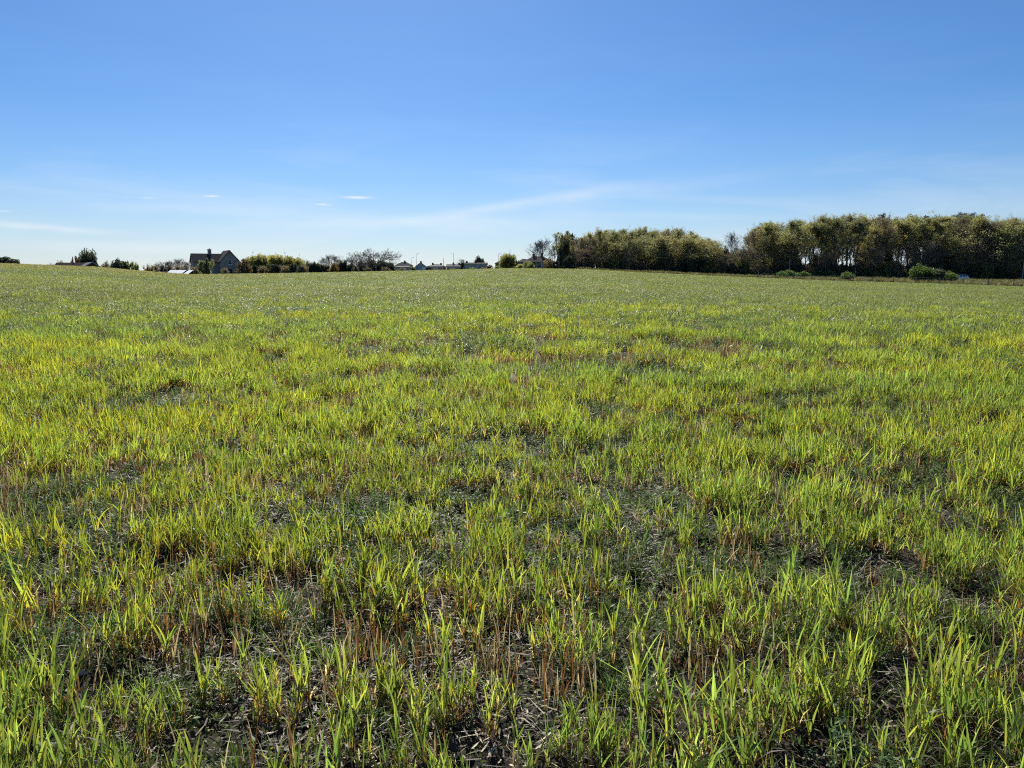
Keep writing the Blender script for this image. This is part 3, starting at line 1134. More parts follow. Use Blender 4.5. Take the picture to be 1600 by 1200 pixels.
# --- the wood on the right: outline of its top, in photo pixels
OUT = [(885, 372), (900, 368), (930, 360), (960, 356), (1000, 354), (1050, 356), (1090, 363), (1118, 372), (1128, 388), (1150, 386), (1162, 370), (1172, 354), (1200, 347), (1250, 342), (1300, 335),
       (1350, 336), (1400, 340), (1440, 335), (1500, 336), (1540, 343), (1570, 338), (1600, 345), (1680, 350), (1800, 348)]
OX, OY = [a for a, b in OUT], [b for a, b in OUT]
GAPS = [(1258, 1272), (1309, 1337), (1394, 1418)]
KINDS = {
    'tall': (TALL, 'woodland_tree', 'tall tree with bare lower trunk and olive spring leaf in the wood', 'tall olive trees of the wood'),
    'round': (ROUND, 'woodland_tree', 'broad round tree in yellowish young leaf along the wood edge', 'broad round trees of the wood'),
    'green': (GREENT, 'woodland_tree', 'fresh green leafy tree in the wood beside the road', 'green trees of the wood'),
    'bud': (BUDT, 'woodland_tree', 'brownish twiggy tree still in bud within the wood', 'budding trees of the wood'),
}
rw = random.Random(77)
for row, (dD, step, lower) in enumerate(((0, 17, 0), (9, 20, -1), (20, 22, 1))):
    px = 893 + row * 9
    while px < 1720:
        top = np.interp(px, OX, OY) + lower + rw.uniform(-3, 8)
        gap = any(a <= px <= b for a, b in GAPS)
        if gap and row:
            px += step
            continue
        if px < 1122:
            k = rw.choice(['round', 'bud', 'round', 'green', 'bud'] if row == 0 else ['bud', 'tall', 'round'])
        elif 1122 <= px < 1165:
            k = 'bud'
        elif gap:
            k = 'tall'
        else:
            k = rw.choice(['tall', 'tall', 'round', 'bud', 'green'] if row == 0 else ['tall', 'tall', 'bud', 'green'])
        if row == 0 and not gap and rw.random() < 0.35:
            top += rw.uniform(6, 20)
        D = 203 + dD + rw.uniform(-3, 3)
        src, nm, lab, grp = KINDS[k]
        place(rw.choice(src), nm, lab, 'tree', grp, px, D, top, rw.uniform(0.85, 1.15))
        px += step * rw.uniform(0.75, 1.25)
# lower round trees leaning out along the front of the wood
for px, top, ki in ((908, 386, 'bud'), (926, 380, 'bud'), (952, 376, 'round'), (975, 384, 'bud'), (1000, 372, 'green'), (1024, 370, 'round'), (1046, 366, 'round'), (1068, 365, 'round'), (1090, 370, 'round'), (1110, 378, 'round'),
                    (1136, 394, 'bud'), (1152, 398, 'bud'), (1170, 384, 'bud'), (1188, 376, 'round'), (1212, 358, 'round'), (1230, 372, 'bud'), (1288, 392, 'bud'), (1362, 380, 'bud'), (1436, 372, 'bud'), (1462, 380, 'bud'), (1488, 366, 'round'), (1512, 372, 'bud'), (1538, 362, 'bud'), (1566, 352, 'green'), (1590, 366, 'bud')):
    place(rw.choice(FRONT[ki]), 'edge_tree', {'bud': 'low spreading twiggy tree in bud at the front of the wood', 'round': 'low round tree leafed to the ground at the front of the wood', 'green': 'low green round tree between twiggy trees at the front of the wood'}[ki], 'tree',
          {'bud': 'budding trees at the wood front', 'round': 'round trees at the wood front', 'green': 'green round trees at the wood front'}[ki], px, 200 + rw.uniform(-2, 2), top, rw.uniform(1.2, 1.5))
for px in (1256, 1264, 1273, 1308, 1315, 1322, 1329, 1338, 1397, 1406, 1414):
    place(rw.choice(SLIM), 'slim_tree', 'slender trunked tree with thin crown, sky showing between it and its neighbours in the wood', 'tree', 'slender trees at the openings of the wood', px, 214 + rw.uniform(-5, 12), 350 + rw.uniform(-4, 14), rw.uniform(0.8, 1.2))
# dark pines rising behind
for px, py in ((1062, 364), (1078, 364), (1372, 337), (1488, 338), (1498, 335), (1510, 336), (1524, 338), (1440, 340)):
    place(rw.choice(PINE), 'pine_tree', 'dark evergreen pine showing above the wood behind the leafy trees', 'tree', 'pines behind the wood', px, 236, py, 1.0)
# undergrowth along the foot of the wood
px = 886
while px < 1720:
    gap = any(a - 4 <= px <= b + 4 for a, b in GAPS)
    base = np.interp(px, [886, 1000, 1130, 1300, 1600], [421, 427, 433, 437, 439])
    for D_, up in ((198, rw.uniform(16, 34)), (206, rw.uniform(28, 52) if not gap else rw.uniform(18, 30)), (216, rw.uniform(34, 60) if not gap else 24)):
        k = rw.choice(['d', 'd', 'b', 'b', 'g'])
        if k == 'g':
            bush(rw.choice(BG), 'green leafy undergrowth shrub at the foot of the wood', 'green undergrowth of the wood', px + rw.uniform(-5, 5), D_, base - up, rw.uniform(24, 40), 'undergrowth_shrub')
        elif k == 'd':  # darker leaf colour, picked for the dark inside of the wood
            bush(rw.choice(BD), 'dark leaved undergrowth shrub at the foot of the wood', 'dark undergrowth of the wood', px + rw.uniform(-5, 5), D_, base - up, rw.uniform(24, 40), 'undergrowth_shrub')
        else:
            bush(rw.choice(BT), 'brown twiggy undergrowth shrub at the foot of the wood', 'twiggy undergrowth of the wood', px + rw.uniform(-5, 5), D_, base - up, rw.uniform(22, 36), 'undergrowth_shrub')
    px += rw.uniform(14, 20)

# --- slim and bare trees at the left end of the wood
place(BARE[0], 'bare_tree', 'bare grey tree behind the chimneyed house at the end of the wood', 'tree', None, 848, 215, 369, 1.6)
place(BARE[1], 'bare_tree', 'thin bare tree nearest the pale rendered cottage roof', 'tree', None, 839, 218, 376, 1.3)
place(BARE[1], 'bare_tree', 'smaller bare tree beside the dark shrub left of the slim trees', 'tree', None, 866, 222, 380, 1.0)
place(SLIM[0], 'slim_tree', 'slim upright tree with clear pale trunk, first beside the bare trees', 'tree', None, 874, 205, 363, 1.1, 0.4)
place(SLIM[1], 'slim_tree', 'slim upright tree with thin green leaf against the wood edge', 'tree', None, 891, 206, 362, 1.15, 1.9)
place(BARE[1], 'bare_tree', 'pale half bare tree standing in the notch between the two halves of the wood', 'tree', None, 1140, 205, 361, 0.9)

# --- shrubs on the verge
bush(BF[0], 'clipped looking green shrub with lit top, left of a pair on the verge', None, 1229, 152, 422, 32)
bush(BF[1], 'low rounded green shrub joined to its neighbour on the verge', None, 1253, 153, 423.5, 30)
bush(BF[0], 'small green dome shaped shrub alone on the verge', None, 1323, 138, 424.5, 27)
bush(BF[1], 'largest verge shrub, dark with sunlit left crown, before the white car', None, 1440, 138, 413, 40)
bush(BRD[1], 'dark middle shrub of the clump on the verge', None, 1461, 139, 420, 42)
bush(BF[0], 'low shrub at the end of the clump nearest the white car', None, 1481, 140, 424.5, 34)

# --- rough verge between field and lane
VT = [fine_grass('verge_tuft.%03d' % i, 60, 0.5, 0.55, np.array([0.10, 0.115, 0.03]), np.array([0.17, 0.155, 0.07]), 0.03, (0.0, 0.7), 'rough_grass') for i in range(4)]
VT += [fine_grass('verge_weed.%03d' % i, 60, 0.45, 0.50, np.array([0.05, 0.065, 0.02]), np.array([0.12, 0.085, 0.05]), 0.04, (0.0, 0.9), 'rough_grass') for i in range(3)]
x, y = [], []
while len(x) < 9000:
    yy = rng.uniform(100, 200)
    xx = rng.uniform(-10, 170)
    px = 800 + FX * xx / yy
    if 900 < px < 1900 and yy > np.interp(px, _px, _dc) + 0.3 and abs(yy - road_y(xx)) > 3.2:
        x.append(xx)
        y.append(yy)
x, y = np.array(x), np.array(y)
scatter('rough_verge', 'rough tussocky grass and brown weeds on the verge between field and lane', 'grass', VT, to3(x, y), rng.uniform(0.6, 1.5, len(x)) * (0.7 + 0.8 * fbm(x * .2, y * .2, 3)), np.ones((len(x), 3)) * rng.uniform(0.7, 1.25, (len(x), 1)))

# --- post and wire fence along the field edge
fe = empty('wire_fence', P(1420, 126))
pts = []
for px in np.arange(1185, 1760, 1):
    D = np.interp(px, _px, _dc) + 1.0
    q = P(px, D)
    if not pts or (q - pts[-1]).length > 3.4:
        pts.append(q)
off = fe.location
pm = MB()
pm.box((0, 0, 0.5), (0.10, 0.10, 1.25))
pm.v = [(a * (0.9 if c > 1 else 1), b * (0.9 if c > 1 else 1), c) for a, b, c in pm.v]
pmesh = pm.mesh('post', 'post_wood')
for q in pts:
    o = obj('post', pmesh, fe)
    o.location = q - off
    o.rotation_euler = (random.gauss(0, .03), random.gauss(0, .03), random.uniform(0, 1))
for hz in (0.45, 0.75, 1.02):
    wm = MB()
    for a, b in zip(pts[:-1], pts[1:]):
        wm.tube(a - off + Vector((0, 0, hz)), b - off + Vector((0, 0, hz)), 0.008, 0.008, 3, cap=False)
    wm.build('wire', 'galvanised', fe)
tag(fe, 'low post and wire fence along the edge of the field below the verge', 'fence')


# --- poles
def pole(px, D, py0, label, r=0.06, arm=None, name='lamp_post', cat='lamp post', m_='galvanised', group=None):
    p = P(px, D)
    H = ztop(py0, D) - p.z
    e = empty(name, p)
    a = MB()
    a.tube((0, 0, -0.3), (0, 0, H), r, r * 0.6, 7)
    a.build('pole', m_, e)
    if arm:
        b = MB()
        b.tube((0, 0, H - 0.05), (arm, 0, H + 0.12), r * 0.5, r * 0.4, 5)
        b.build('arm', m_, e)
        c = MB()
        c.box((arm * 1.25, 0, H + 0.10), (abs(arm) * 0.8, 0.28, 0.14))
        c.build('lamp_head', 'render_grey', e)
    else:
        b = MB()
        b.tube((0, 0, H), (0, 0, H + 0.08), r * 0.8, r * 0.3, 7)
        b.build('cap', m_, e)
    tag(e, label, cat, group)


pole(1598, 192, 408, 'pale utility pole beside the lane right of the white car', 0.11, None, 'utility_pole', 'pole', 'render_grey')
pole(1233, 194, 399, 'pale slender pole among tree trunks above the paired verge shrubs', 0.09, None, 'utility_pole', 'pole', 'render_grey')
pole(1336, 192, 419, 'short marker post beside the small dome shaped shrub', 0.06, None, 'marker_post', 'post', 'render_grey')
pole(643, 395, 403, 'short lamp post above the dark gabled village house', 0.10, 0.8)
pole(651, 400, 397, 'tall lamp post with arm above the village house gable', 0.10, 0.9)
pole(693, 390, 404, 'dark pole standing before the pale cottage row', 0.13, None, 'utility_pole', 'pole', 'dark_wood')
pole(709, 400, 396, 'tallest lamp post rising behind the pale cottage row', 0.11, -0.9)
pole(779, 400, 397, 'lamp post with arm left of the budding shrub by the village', 0.10, 0.9)

# ---------------------------------------------------------------- buildings
def window(parent, c, wd, ht, facing, pane='glass'):
    """facing: 'y-' wall to local -y, 'x-' wall to local -x"""
    f = MB()
    fr = 0.09
    cx, cy, cz = c
    if facing == 'y-':
        for sx in (-1, 1):
            f.box((cx + sx * (wd / 2 - fr / 2), cy - 0.02, cz), (fr, 0.08, ht))
        for sz in (-1, 0, 1):
            f.box((cx, cy - 0.022, cz + sz * (ht / 2 - fr / 2)), (wd - 2 * fr, 0.076, fr))
    else:
        for sx in (-1, 1):
            f.box((cx - 0.02, cy + sx * (wd / 2 - fr / 2), cz), (0.08, fr, ht))
        for sz in (-1, 0, 1):
            f.box((cx - 0.022, cy, cz + sz * (ht / 2 - fr / 2)), (0.076, wd - 2 * fr, fr))
    o = f.build('window', 'white_trim', parent)
    g = MB()
    if facing == 'y-':
        g.box((cx, cy - 0.008, cz), (wd - 2 * fr, 0.02, ht - 2 * fr))
    else:
        g.box((cx - 0.008, cy, cz), (0.02, wd - 2 * fr, ht - 2 * fr))
    g.build('pane', pane, o)
    s = MB()
    if facing == 'y-':
        s.box((cx, cy - 0.07, cz - ht / 2 - 0.06), (wd + 0.2, 0.16, 0.10))
    else:
        s.box((cx - 0.07, cy, cz - ht / 2 - 0.06), (0.16, wd + 0.2, 0.10))
    s.build('sill', 'white_trim', o)


def gable_wall(mb, x0, x1, y0, y1, eave, ridge, axis='x', base=-0.5):
    """walls of a gabled block; axis = ridge direction"""
    if axis == 'x':
        ym = (y0 + y1) / 2
        prof = [(y0, base), (y1, base), (y1, eave), (ym, ridge), (y0, eave)]
        b = len(mb.v)
        for x in (x0, x1):
            mb.v += [(x, yy, zz) for yy, zz in prof]
    else:
        xm = (x0 + x1) / 2
        prof = [(x0, base), (x1, base), (x1, eave), (xm, ridge), (x0, eave)]
        b = len(mb.v)
        for yy in (y0, y1):
            mb.v += [(xx, yy, zz) for xx, zz in prof]
    n = 5
    mb.f.append(tuple(b + i for i in range(n)))
    mb.f.append(tuple(b + n + n - 1 - i for i in range(n)))
    for i in (0, 1, 4):
        j = (i + 1) % n
        mb.f.append((b + i, b + n + i, b + n + j, b + j))


def gable_roof(mb, x0, x1, y0, y1, eave, ridge, axis='x', th=0.16, over=0.3):
    if axis == 'x':
        ym, half = (y0 + y1) / 2, (y1 - y0) / 2
    else:
        ym, half = (x0 + x1) / 2, (x1 - x0) / 2
    sl = (ridge - eave) / half
    e2 = eave - sl * over
    for s in (-1, 1):
        q = [(0, ridge + 0.004), (0, ridge + th * 1.2), (s * (half + over), e2 + th * 1.2), (s * (half + over), e2 + 0.004)]
        b = len(mb.v)
        if axis == 'x':
            for x in (x0 - over, x1 + over):
                mb.v += [(x, ym + a, zz) for a, zz in q]
        else:
            for yy in (y0 - over, y1 + over):
                mb.v += [(ym + a, yy, zz) for a, zz in q]
        mb.f += [(b, b + 1, b + 2, b + 3), (b + 7, b + 6, b + 5, b + 4)]
        for i in range(4):
            j = (i + 1) % 4
            mb.f.append((b + i, b + 4 + i, b + 4 + j, b + j))


def chimney(parent, c, s, h, material, pots=2):
    m_ = MB()
    m_.box((c[0], c[1], c[2] + h / 2), (s[0], s[1], h))
    m_.box((c[0], c[1], c[2] + h + 0.06), (s[0] + 0.16, s[1] + 0.16, 0.12))
    o = m_.build('chimney', material, parent)
    for i in range(pots):
        q = MB()
        xo = (i - (pots - 1) / 2) * s[0] * 0.55
        q.tube((c[0] + xo, c[1], c[2] + h + 0.12), (c[0] + xo, c[1], c[2] + h + 0.5), 0.13, 0.10, 7)
        q.build('chimney_pot', 'brick', o) if False else q.build('chimney_pot', 'brick', parent)


# stone farmhouse, turned about 30 degrees
D = 232
p = P(335, D)
fh = empty('farmhouse', p, R(31))
zb = p.z
rid, eav = ztop(391.5, D) - zb, ztop(409.5, D) - zb
rid2, eav2 = ztop(396.6, D) - zb, ztop(409.5, D) - zb
wl = MB()
gable_wall(wl, -5.9, 1.0, -2.2, 4.0, eav2, rid2 - 0.2, 'x')
wl.build('wall', 'stone_wall', fh)
wl = MB()
gable_wall(wl, 0.9, 6.6, -4.6, 4.6, eav, rid - 0.2, 'y')
wl.build('wall', 'stone_wall', fh)
rf_ = MB()
gable_roof(rf_, -5.9, 3.2, -2.2, 4.0, eav2, rid2 - 0.2, 'x')
ro = rf_.build('roof', 'slate', fh)
rf_ = MB()
gable_roof(rf_, 0.9, 6.6, -4.6, 4.6, eav, rid - 0.2, 'y')
ro2 = rf_.build('roof', 'slate', fh)
chimney(ro, (-0.9, 0.9, rid2 - 0.9), (0.95, 0.75), ztop(387.5, D) - zb - rid2 + 0.3, 'stone_wall', 1)
for wx, wz in ((2.1, 1.5), (5.4, 1.5), (3.75, 4.2)):
    window(fh, (wx, -4.6, wz), 1.1, 1.4, 'y-')
for wx, wz in ((-4.6, 1.5), (-2.8, 1.5), (-1.0, 1.5), (-3.8, 3.1), (-1.6, 3.1)):
    window(fh, (wx, -2.2, wz), 1.0, 1.1, 'y-')
window(fh, (-5.9, 0.9, 1.6), 1.0, 1.3, 'x-')
dr = MB()
dr.box((3.75, -4.63, 1.05), (1.0, 0.08, 2.1))
do = dr.build('door', 'dark_wood', fh)
hd = MB()
hd.tube((4.1, -4.66, 1.0), (4.1, -4.75, 1.0), 0.03, 0.03, 6)
hd.build('handle', 'galvanised', do)
tag(fh, 'dark stone farmhouse with slate gables and one tall chimney', 'house')

# low barn behind the left brow
D = 188
p = P(141, D)
bn = empty('barn', p, R(36))
rid = ztop(410, D) - p.z
wl = MB()
gable_wall(wl, -3.4, 3.4, -4.4, 4.4, rid - 2.3, rid - 0.15, 'y')
wl.build('wall', 'dark_wood', bn)
rf_ = MB()
gable_roof(rf_, -3.4, 3.4, -4.4, 4.4, rid - 2.3, rid - 0.15, 'y', 0.12, 0.25)
ro = rf_.build('roof', 'sheet_roof', bn)
vg = MB()
for s in (-1, 1):
    b = len(vg.v)
    sl = 2.15 / 3.4
    vg.v += [(0, -4.70, rid + .06), (0, -4.70, rid - 0.16), (s * 3.66, -4.70, rid - 2.5), (s * 3.66, -4.70, rid - 2.28), (0, -4.66, rid + .06), (0, -4.66, rid - 0.16), (s * 3.66, -4.66, rid - 2.5), (s * 3.66, -4.66, rid - 2.28)]
    vg.f += [(b, b + 1, b + 2, b + 3), (b + 7, b + 6, b + 5, b + 4), (b, b + 3, b + 7, b + 4), (b + 1, b + 5, b + 6, b + 2)]
vg.build('bargeboard', 'render_pale', bn)
tag(bn, 'low dark gabled barn with grey roof peeping over the brow', 'barn')
D = 196
p = P(112, D)
sh = empty('long_shed', p, R(8))
rid = ztop(410.5, D) - p.z
wl = MB()
gable_wall(wl, -3.2, 5.2, -2.4, 2.4, rid - 1.5, rid - 0.12, 'x')
wl.build('wall', 'dark_wood', sh)
rf_ = MB()
gable_roof(rf_, -3.2, 5.2, -2.4, 2.4, rid - 1.5, rid - 0.12, 'x', 0.1, 0.2)
ro = rf_.build('roof', 'slate_brown', sh)
fl = MB()
fl.tube((0.8, -0.6, rid - 1.0), (0.8, -0.6, ztop(401.5, D) - p.z), 0.13, 0.11, 8)
fl.build('flue', 'plastic_black', ro)
tag(sh, 'brownish low shed roof with black flue beside the dark barn', 'shed')

# white-roofed low sheds by the farmhouse
for i, (px, wpx, lab) in enumerate(((270.5, 25, 'wider white sheet roof of a low shed left of the farmhouse'), (289.5, 8, 'narrow white sheet roof of a low shed against the farmhouse bush'))):
    D = 186
    p = P(px, D)
    e = empty('low_shed', p, R(-4))
    W = wpx / FX * D
    zt, zb_ = ztop(421.8, D) - p.z, ztop(428.5, D) - p.z
    a = MB()
    a.v = [(-W / 2, 0, zb_), (W / 2, 0, zb_), (W / 2 - .1, 3.2, zt), (-W / 2 - .4 * (i == 0), 3.2, zt)]
    a.v += [(q[0], q[1], q[2] - 0.08) for q in a.v]
    a.f = [(0, 1, 2, 3), (7, 6, 5, 4), (0, 4, 5, 1), (1, 5, 6, 2), (2, 6, 7, 3), (3, 7, 4, 0)]
    a.build('roof', 'white_paint', e)
    b = MB()
    b.poly_prism([(-W / 2 + .1, -0.6), (W / 2 - .1, -0.6), (W / 2 - .1, zb_ - 0.02), (-W / 2 + .1, zb_ - 0.02)], 0.15, 0.25)
    b.poly_prism([(-W / 2 + .1, -0.6), (W / 2 - .15, -0.6), (W / 2 - .15, zt - 0.15), (-W / 2 + .1, zt - 0.15)], 2.95, 3.05)
    b.build('wall', 'dark_wood', e)
    tag(e, lab, 'shed')
D = 192
p = P(249, D)
e = empty('low_shed', p, 0)
zt = ztop(424.3, D) - p.z
a = MB()
gable_wall(a, -1.7, 1.7, -1, 1, zt - 0.5, zt - 0.1, 'x')
a.build('wall', 'dark_wood', e)
a = MB()
gable_roof(a, -1.7, 1.7, -1, 1, zt - 0.5, zt - 0.1, 'x', 0.07, 0.15)
a.build('roof', 'slate_brown', e)
tag(e, 'tiny dark roofed hut left of the white shed roof', 'shed')


def hip_house(name, label, px0, px1, py_ridge, py_eave, D, wall, roof, rz=0.0, depth=7.5, chims=(), nwin=3, gable=False, axis='x', cat='house', cmat='brick', hip=None):
    pxm = (px0 + px1) / 2
    p = P(pxm, D)
    e = empty(name, p, rz)
    W = (px1 - px0) / FX * D
    rid, eav = ztop(py_ridge, D) - p.z, ztop(py_eave, D) - p.z
    eav = max(eav, 1.2)
    rid = max(rid, eav + 0.7)
    x0, x1, y0, y1 = -W / 2 + .25, W / 2 - .25, 0, depth
    a = MB()
    if gable:
        gable_wall(a, x0, x1, y0, y1, eav, rid - 0.15, axis)
    else:
        a.box(((x0 + x1) / 2, depth / 2, (eav - 0.5) / 2), (x1 - x0, depth, eav + 0.5))
    a.build('wall', wall, e)
    r_ = MB()
    if gable:
        gable_roof(r_, x0, x1, y0, y1, eav, rid - 0.15, axis, 0.12, 0.25)
    else:
        hp = min(depth / 2, W * 0.33) if hip is None else hip
        o_ = 0.3
        r_.v = [(x0 - o_, y0 - o_, eav), (x1 + o_, y0 - o_, eav), (x1 + o_, y1 + o_, eav), (x0 - o_, y1 + o_, eav),
                (x0 - o_, y0 - o_, eav + .12), (x1 + o_, y0 - o_, eav + .12), (x1 + o_, y1 + o_, eav + .12), (x0 - o_, y1 + o_, eav + .12), (x0 + hp, depth / 2, rid), (x1 - hp, depth / 2, rid)]
        r_.f = [(3, 2, 1, 0), (0, 1, 5, 4), (1, 2, 6, 5), (2, 3, 7, 6), (3, 0, 4, 7), (4, 5, 9, 8), (6, 7, 8, 9), (5, 6, 9), (7, 4, 8)]
    ro = r_.build('roof', roof, e)
    for fx, ht in chims:
        chimney(ro, (x0 + (x1 - x0) * fx, depth / 2 + 0.2, rid - 0.8), (0.9, 0.7), ht + 0.8, cmat, 0)
    for i in range(nwin):
        window(e, (x0 + (x1 - x0) * (i + 0.5) / nwin, 0.0, eav * 0.56), 1.25, 1.1, 'y-')
    tag(e, label, cat)
    return e


hip_house('house', 'hip roofed dark house with chimney behind the pale shed', 617, 643, 409.5, 415, 398, 'render_grey', 'slate', 0, chims=((0.55, 0.6),), nwin=2)
hip_house('shed', 'pale long shed by the big bare tree, before a hip roof', 612, 640, 415.4, 417.5, 372, 'render_pale', 'sheet_roof', 0, 4.5, nwin=2, gable=True, cat='shed')
hip_house('house', 'dark gabled village house with chimney and white box van before it', 644, 671, 410, 420, 400, 'render_grey', 'slate', R(4), chims=((0.5, 0.5),), nwin=3, gable=True, axis='y')
hip_house('house', 'low dark roofed house with two chimneys, right of the gabled house', 666, 696, 413, 417, 410, 'render_grey', 'slate', 0, chims=((0.3, 0.7), (0.75, 0.5)), nwin=3)
hip_house('cottage', 'grey walled flat fronted cottage before the two chimney house', 671, 692, 415, 416.6, 385, 'render_grey', 'sheet_roof', 0, 5, nwin=2, gable=True)
hip_house('cottage', 'pale cottage row with light tiled roof behind the dark pole', 697, 721, 412.6, 416.5, 402, 'render_pale', 'sheet_roof', 0, 6, chims=((0.45, 0.6), (0.85, 0.5)), nwin=4, gable=True)
hip_house('terrace', 'long pale grey terrace block under the round dark tree', 724, 761, 410.2, 413.2, 398, 'render_pale', 'slate', R(-3), 6.5, chims=((0.1, 0.7), (0.5, 0.4)), nwin=5, gable=True)
hip_house('house', 'brown roofed house half hidden by the budding shrub', 773, 806, 405.5, 412, 330, 'brick', 'slate_brown', 0, 7, chims=((0.9, 0.8),), nwin=2)
hip_house('house', 'brown hip roofed house with two chimneys beneath the bare tree', 818, 868, 400.5, 410, 262, 'stone_wall', 'slate_brown', R(6), 8, chims=((0.36, 0.75), (0.63, 1.0)), nwin=3)
hip_house('cottage', 'pale rendered cottage with hipped roof left of the chimneyed house', 808, 830, 404.5, 410, 258, 'render_grey', 'slate', 0, 6, nwin=2)

# white box van among the houses
p = P(661.5, 378)
vn = empty('box_van', p, 0)
zt = ztop(417.6, 378) - p.z
vm = MB()
vm.box((0.4, 1, (zt + 0.6) / 2), (2.1, 1.8, zt - 0.6))
vm.build('box', 'white_paint', vn)
vm = MB()
vm.poly_prism([(-0.65, 0.5), (-1.5, 0.5), (-1.5, 1.2), (-1.2, zt * .78), (-0.65, zt * .8)], 0.15, 1.85)
cb = vm.build('cab', 'white_paint', vn)
vm = MB()
vm.box((-1.0, 0.145, zt * .6), (0.45, 0.02, 0.45))
vm.build('window', 'glass', cb)
for xx in (-1.05, 0.95):
    vm = MB()
    vm.tube((xx, 0.1, 0.36), (xx, 0.35, 0.36), 0.36, 0.36, 12)
    vm.build('wheel', 'rubber', vn)
tag(vn, 'white box van parked before the dark gabled house', 'van')

# ---------------------------------------------------------------- village trees and hedges, left to right
bush(BRD[0], 'dark evergreen shrub on the brow beside the field corner', None, 8, 158, 401.5, 34)
bush(BD[1], 'low dark shrub tailing off from its taller neighbour on the brow', None, 24, 160, 405.5, 22)
bush(BT[0], 'pale twiggy bush left of the brown shed roof', None, 98, 205, 408, 30)
bush(BT[1], 'thin grey brush beyond the brow, far left of the barn', None, 80, 215, 412, 22)
bush(BRD[1], 'round dark green tree rising behind the barn roof', None, 141, 214, 391.5, 40, 'round_tree', 'tree')
bush(BR[0], 'rusty leaved shrub at the side of the round dark tree', None, 122, 210, 401, 22)
bush(BT[0], 'bare pale brush between barn and dark hedge', None, 167, 212, 408, 18)
bush(BRD[0], 'broad dark hedge shrub right of the barn', None, 188, 196, 405.5, 32, 'hedge_shrub')
bush(BG[1], 'greener end of the dark hedge right of the barn', None, 208, 197, 409, 22, 'hedge_shrub')
bush(BT[1], 'faint grey bush between hedge and white shed roof', None, 232, 215, 413, 22)
rv_ = random.Random(9)
for px, py in ((246, 411), (258, 408), (268, 405), (279, 403), (288, 406), (296, 410)):
    place(rv_.choice(BARE), 'bare_tree', 'small grey leafless tree in the row left of the farmhouse', 'tree', 'leafless trees left of the farmhouse', px, 255 + rv_.uniform(-6, 6), py, 1.9)
for px in (243, 254, 266, 278, 290):
    bush(BT[0], 'brown brush under the leafless trees left of the farmhouse', 'brush under the leafless trees', px, 250, 414, 18, 'brush')
bush(BG[0], 'leafy green bush before the farmhouse front', None, 323, 205, 404.5, 28)
bush(BT[1], 'pale twiggy bush left of the leafy bush before the farmhouse', None, 306, 206, 416, 16)
bush(BR[1], 'orange brown shrub against the farmhouse right corner', None, 382, 222, 405.5, 32)
bush(BT[0], 'thin shrub beside the farmhouse door', None, 352, 206, 418, 14)
for px, py, wp in ((398, 400, 32), (414, 398, 36), (432, 399, 34), (450, 400, 34), (464, 403, 28)):
    bush(rv_.choice(BY), 'rounded yellow green tree in the hedge line right of the farmhouse', 'yellow green hedge trees', px, 238 + rv_.uniform(-5, 5), py, wp, 'hedge_tree', 'tree', )
for px, py, wp in ((392, 413, 26), (411, 415, 24), (428, 413, 26), (446, 414, 26), (462, 412, 24), (474, 413, 22)):
    bush(rv_.choice(BT + BD[:1]), 'shaded lower hedge shrub under the yellow green trees', 'shaded hedge shrubs', px, 226, py, wp, 'hedge_shrub')
for px, py, wp in ((483, 411, 16), (491, 409.5, 15), (499, 411.5, 18)):
    bush(rv_.choice(BRD), 'small dark pointed evergreen between hedge and bare trees', 'dark evergreens of the hedge', px, 232, py, wp, 'evergreen_shrub')
for px, py in ((478, 405), (507, 402), (514, 397), (523, 396), (532, 402), (540, 403)):
    place(rv_.choice(BARE), 'bare_tree', 'grey twiggy leafless tree behind the dark evergreens', 'tree', 'leafless trees behind the evergreens', px, 262 + rv_.uniform(-5, 5), py, 1.5)
bush(BR[0], 'orange leaved shrub under the grey leafless trees', None, 521, 230, 411, 22)
for px, py, wp in ((510, 414, 16), (534, 407.5, 10), (539, 407.5, 9), (548, 412, 22)):
    bush(rv_.choice(BRD), 'dark narrow evergreen by the orange leaved shrub', 'evergreens by the orange shrub', px, 233, py, wp, 'evergreen_shrub')
bush(BT[1], 'brown bush filling the hedge beside the orange leaved shrub', None, 528, 236, 409, 16)
place(DOME[0], 'spreading_bare_tree', 'dome crowned leafless tree with open branches, left one of two by the village', 'tree', None, 561, 222, 387, 1.1, 0.3)
place(DOME[1], 'spreading_bare_tree', 'dome crowned leafless tree with dark shrub beneath, right one of two by the village', 'tree', None, 587, 224, 386, 1.2, 1.2)
for px, py, wp in ((566, 408, 22), (582, 407.5, 28), (598, 407, 26), (610, 411, 18)):
    bush(rv_.choice(BRD), 'dark dense shrub beneath the dome crowned bare trees', 'dark shrubs under the bare trees', px, 230, py, wp, 'shrub')
for px, py, wp in ((556, 415, 16), (575, 417, 20), (603, 417, 20)):
    bush(rv_.choice(BT), 'brown twiggy hedge shrub in front of the dome crowned trees', 'brown hedge under the bare trees', px, 220, py, wp, 'hedge_shrub')
bush(BT[1], 'low pale hedge shrub by the long shed', None, 618, 368, 419, 12, 'hedge_shrub')
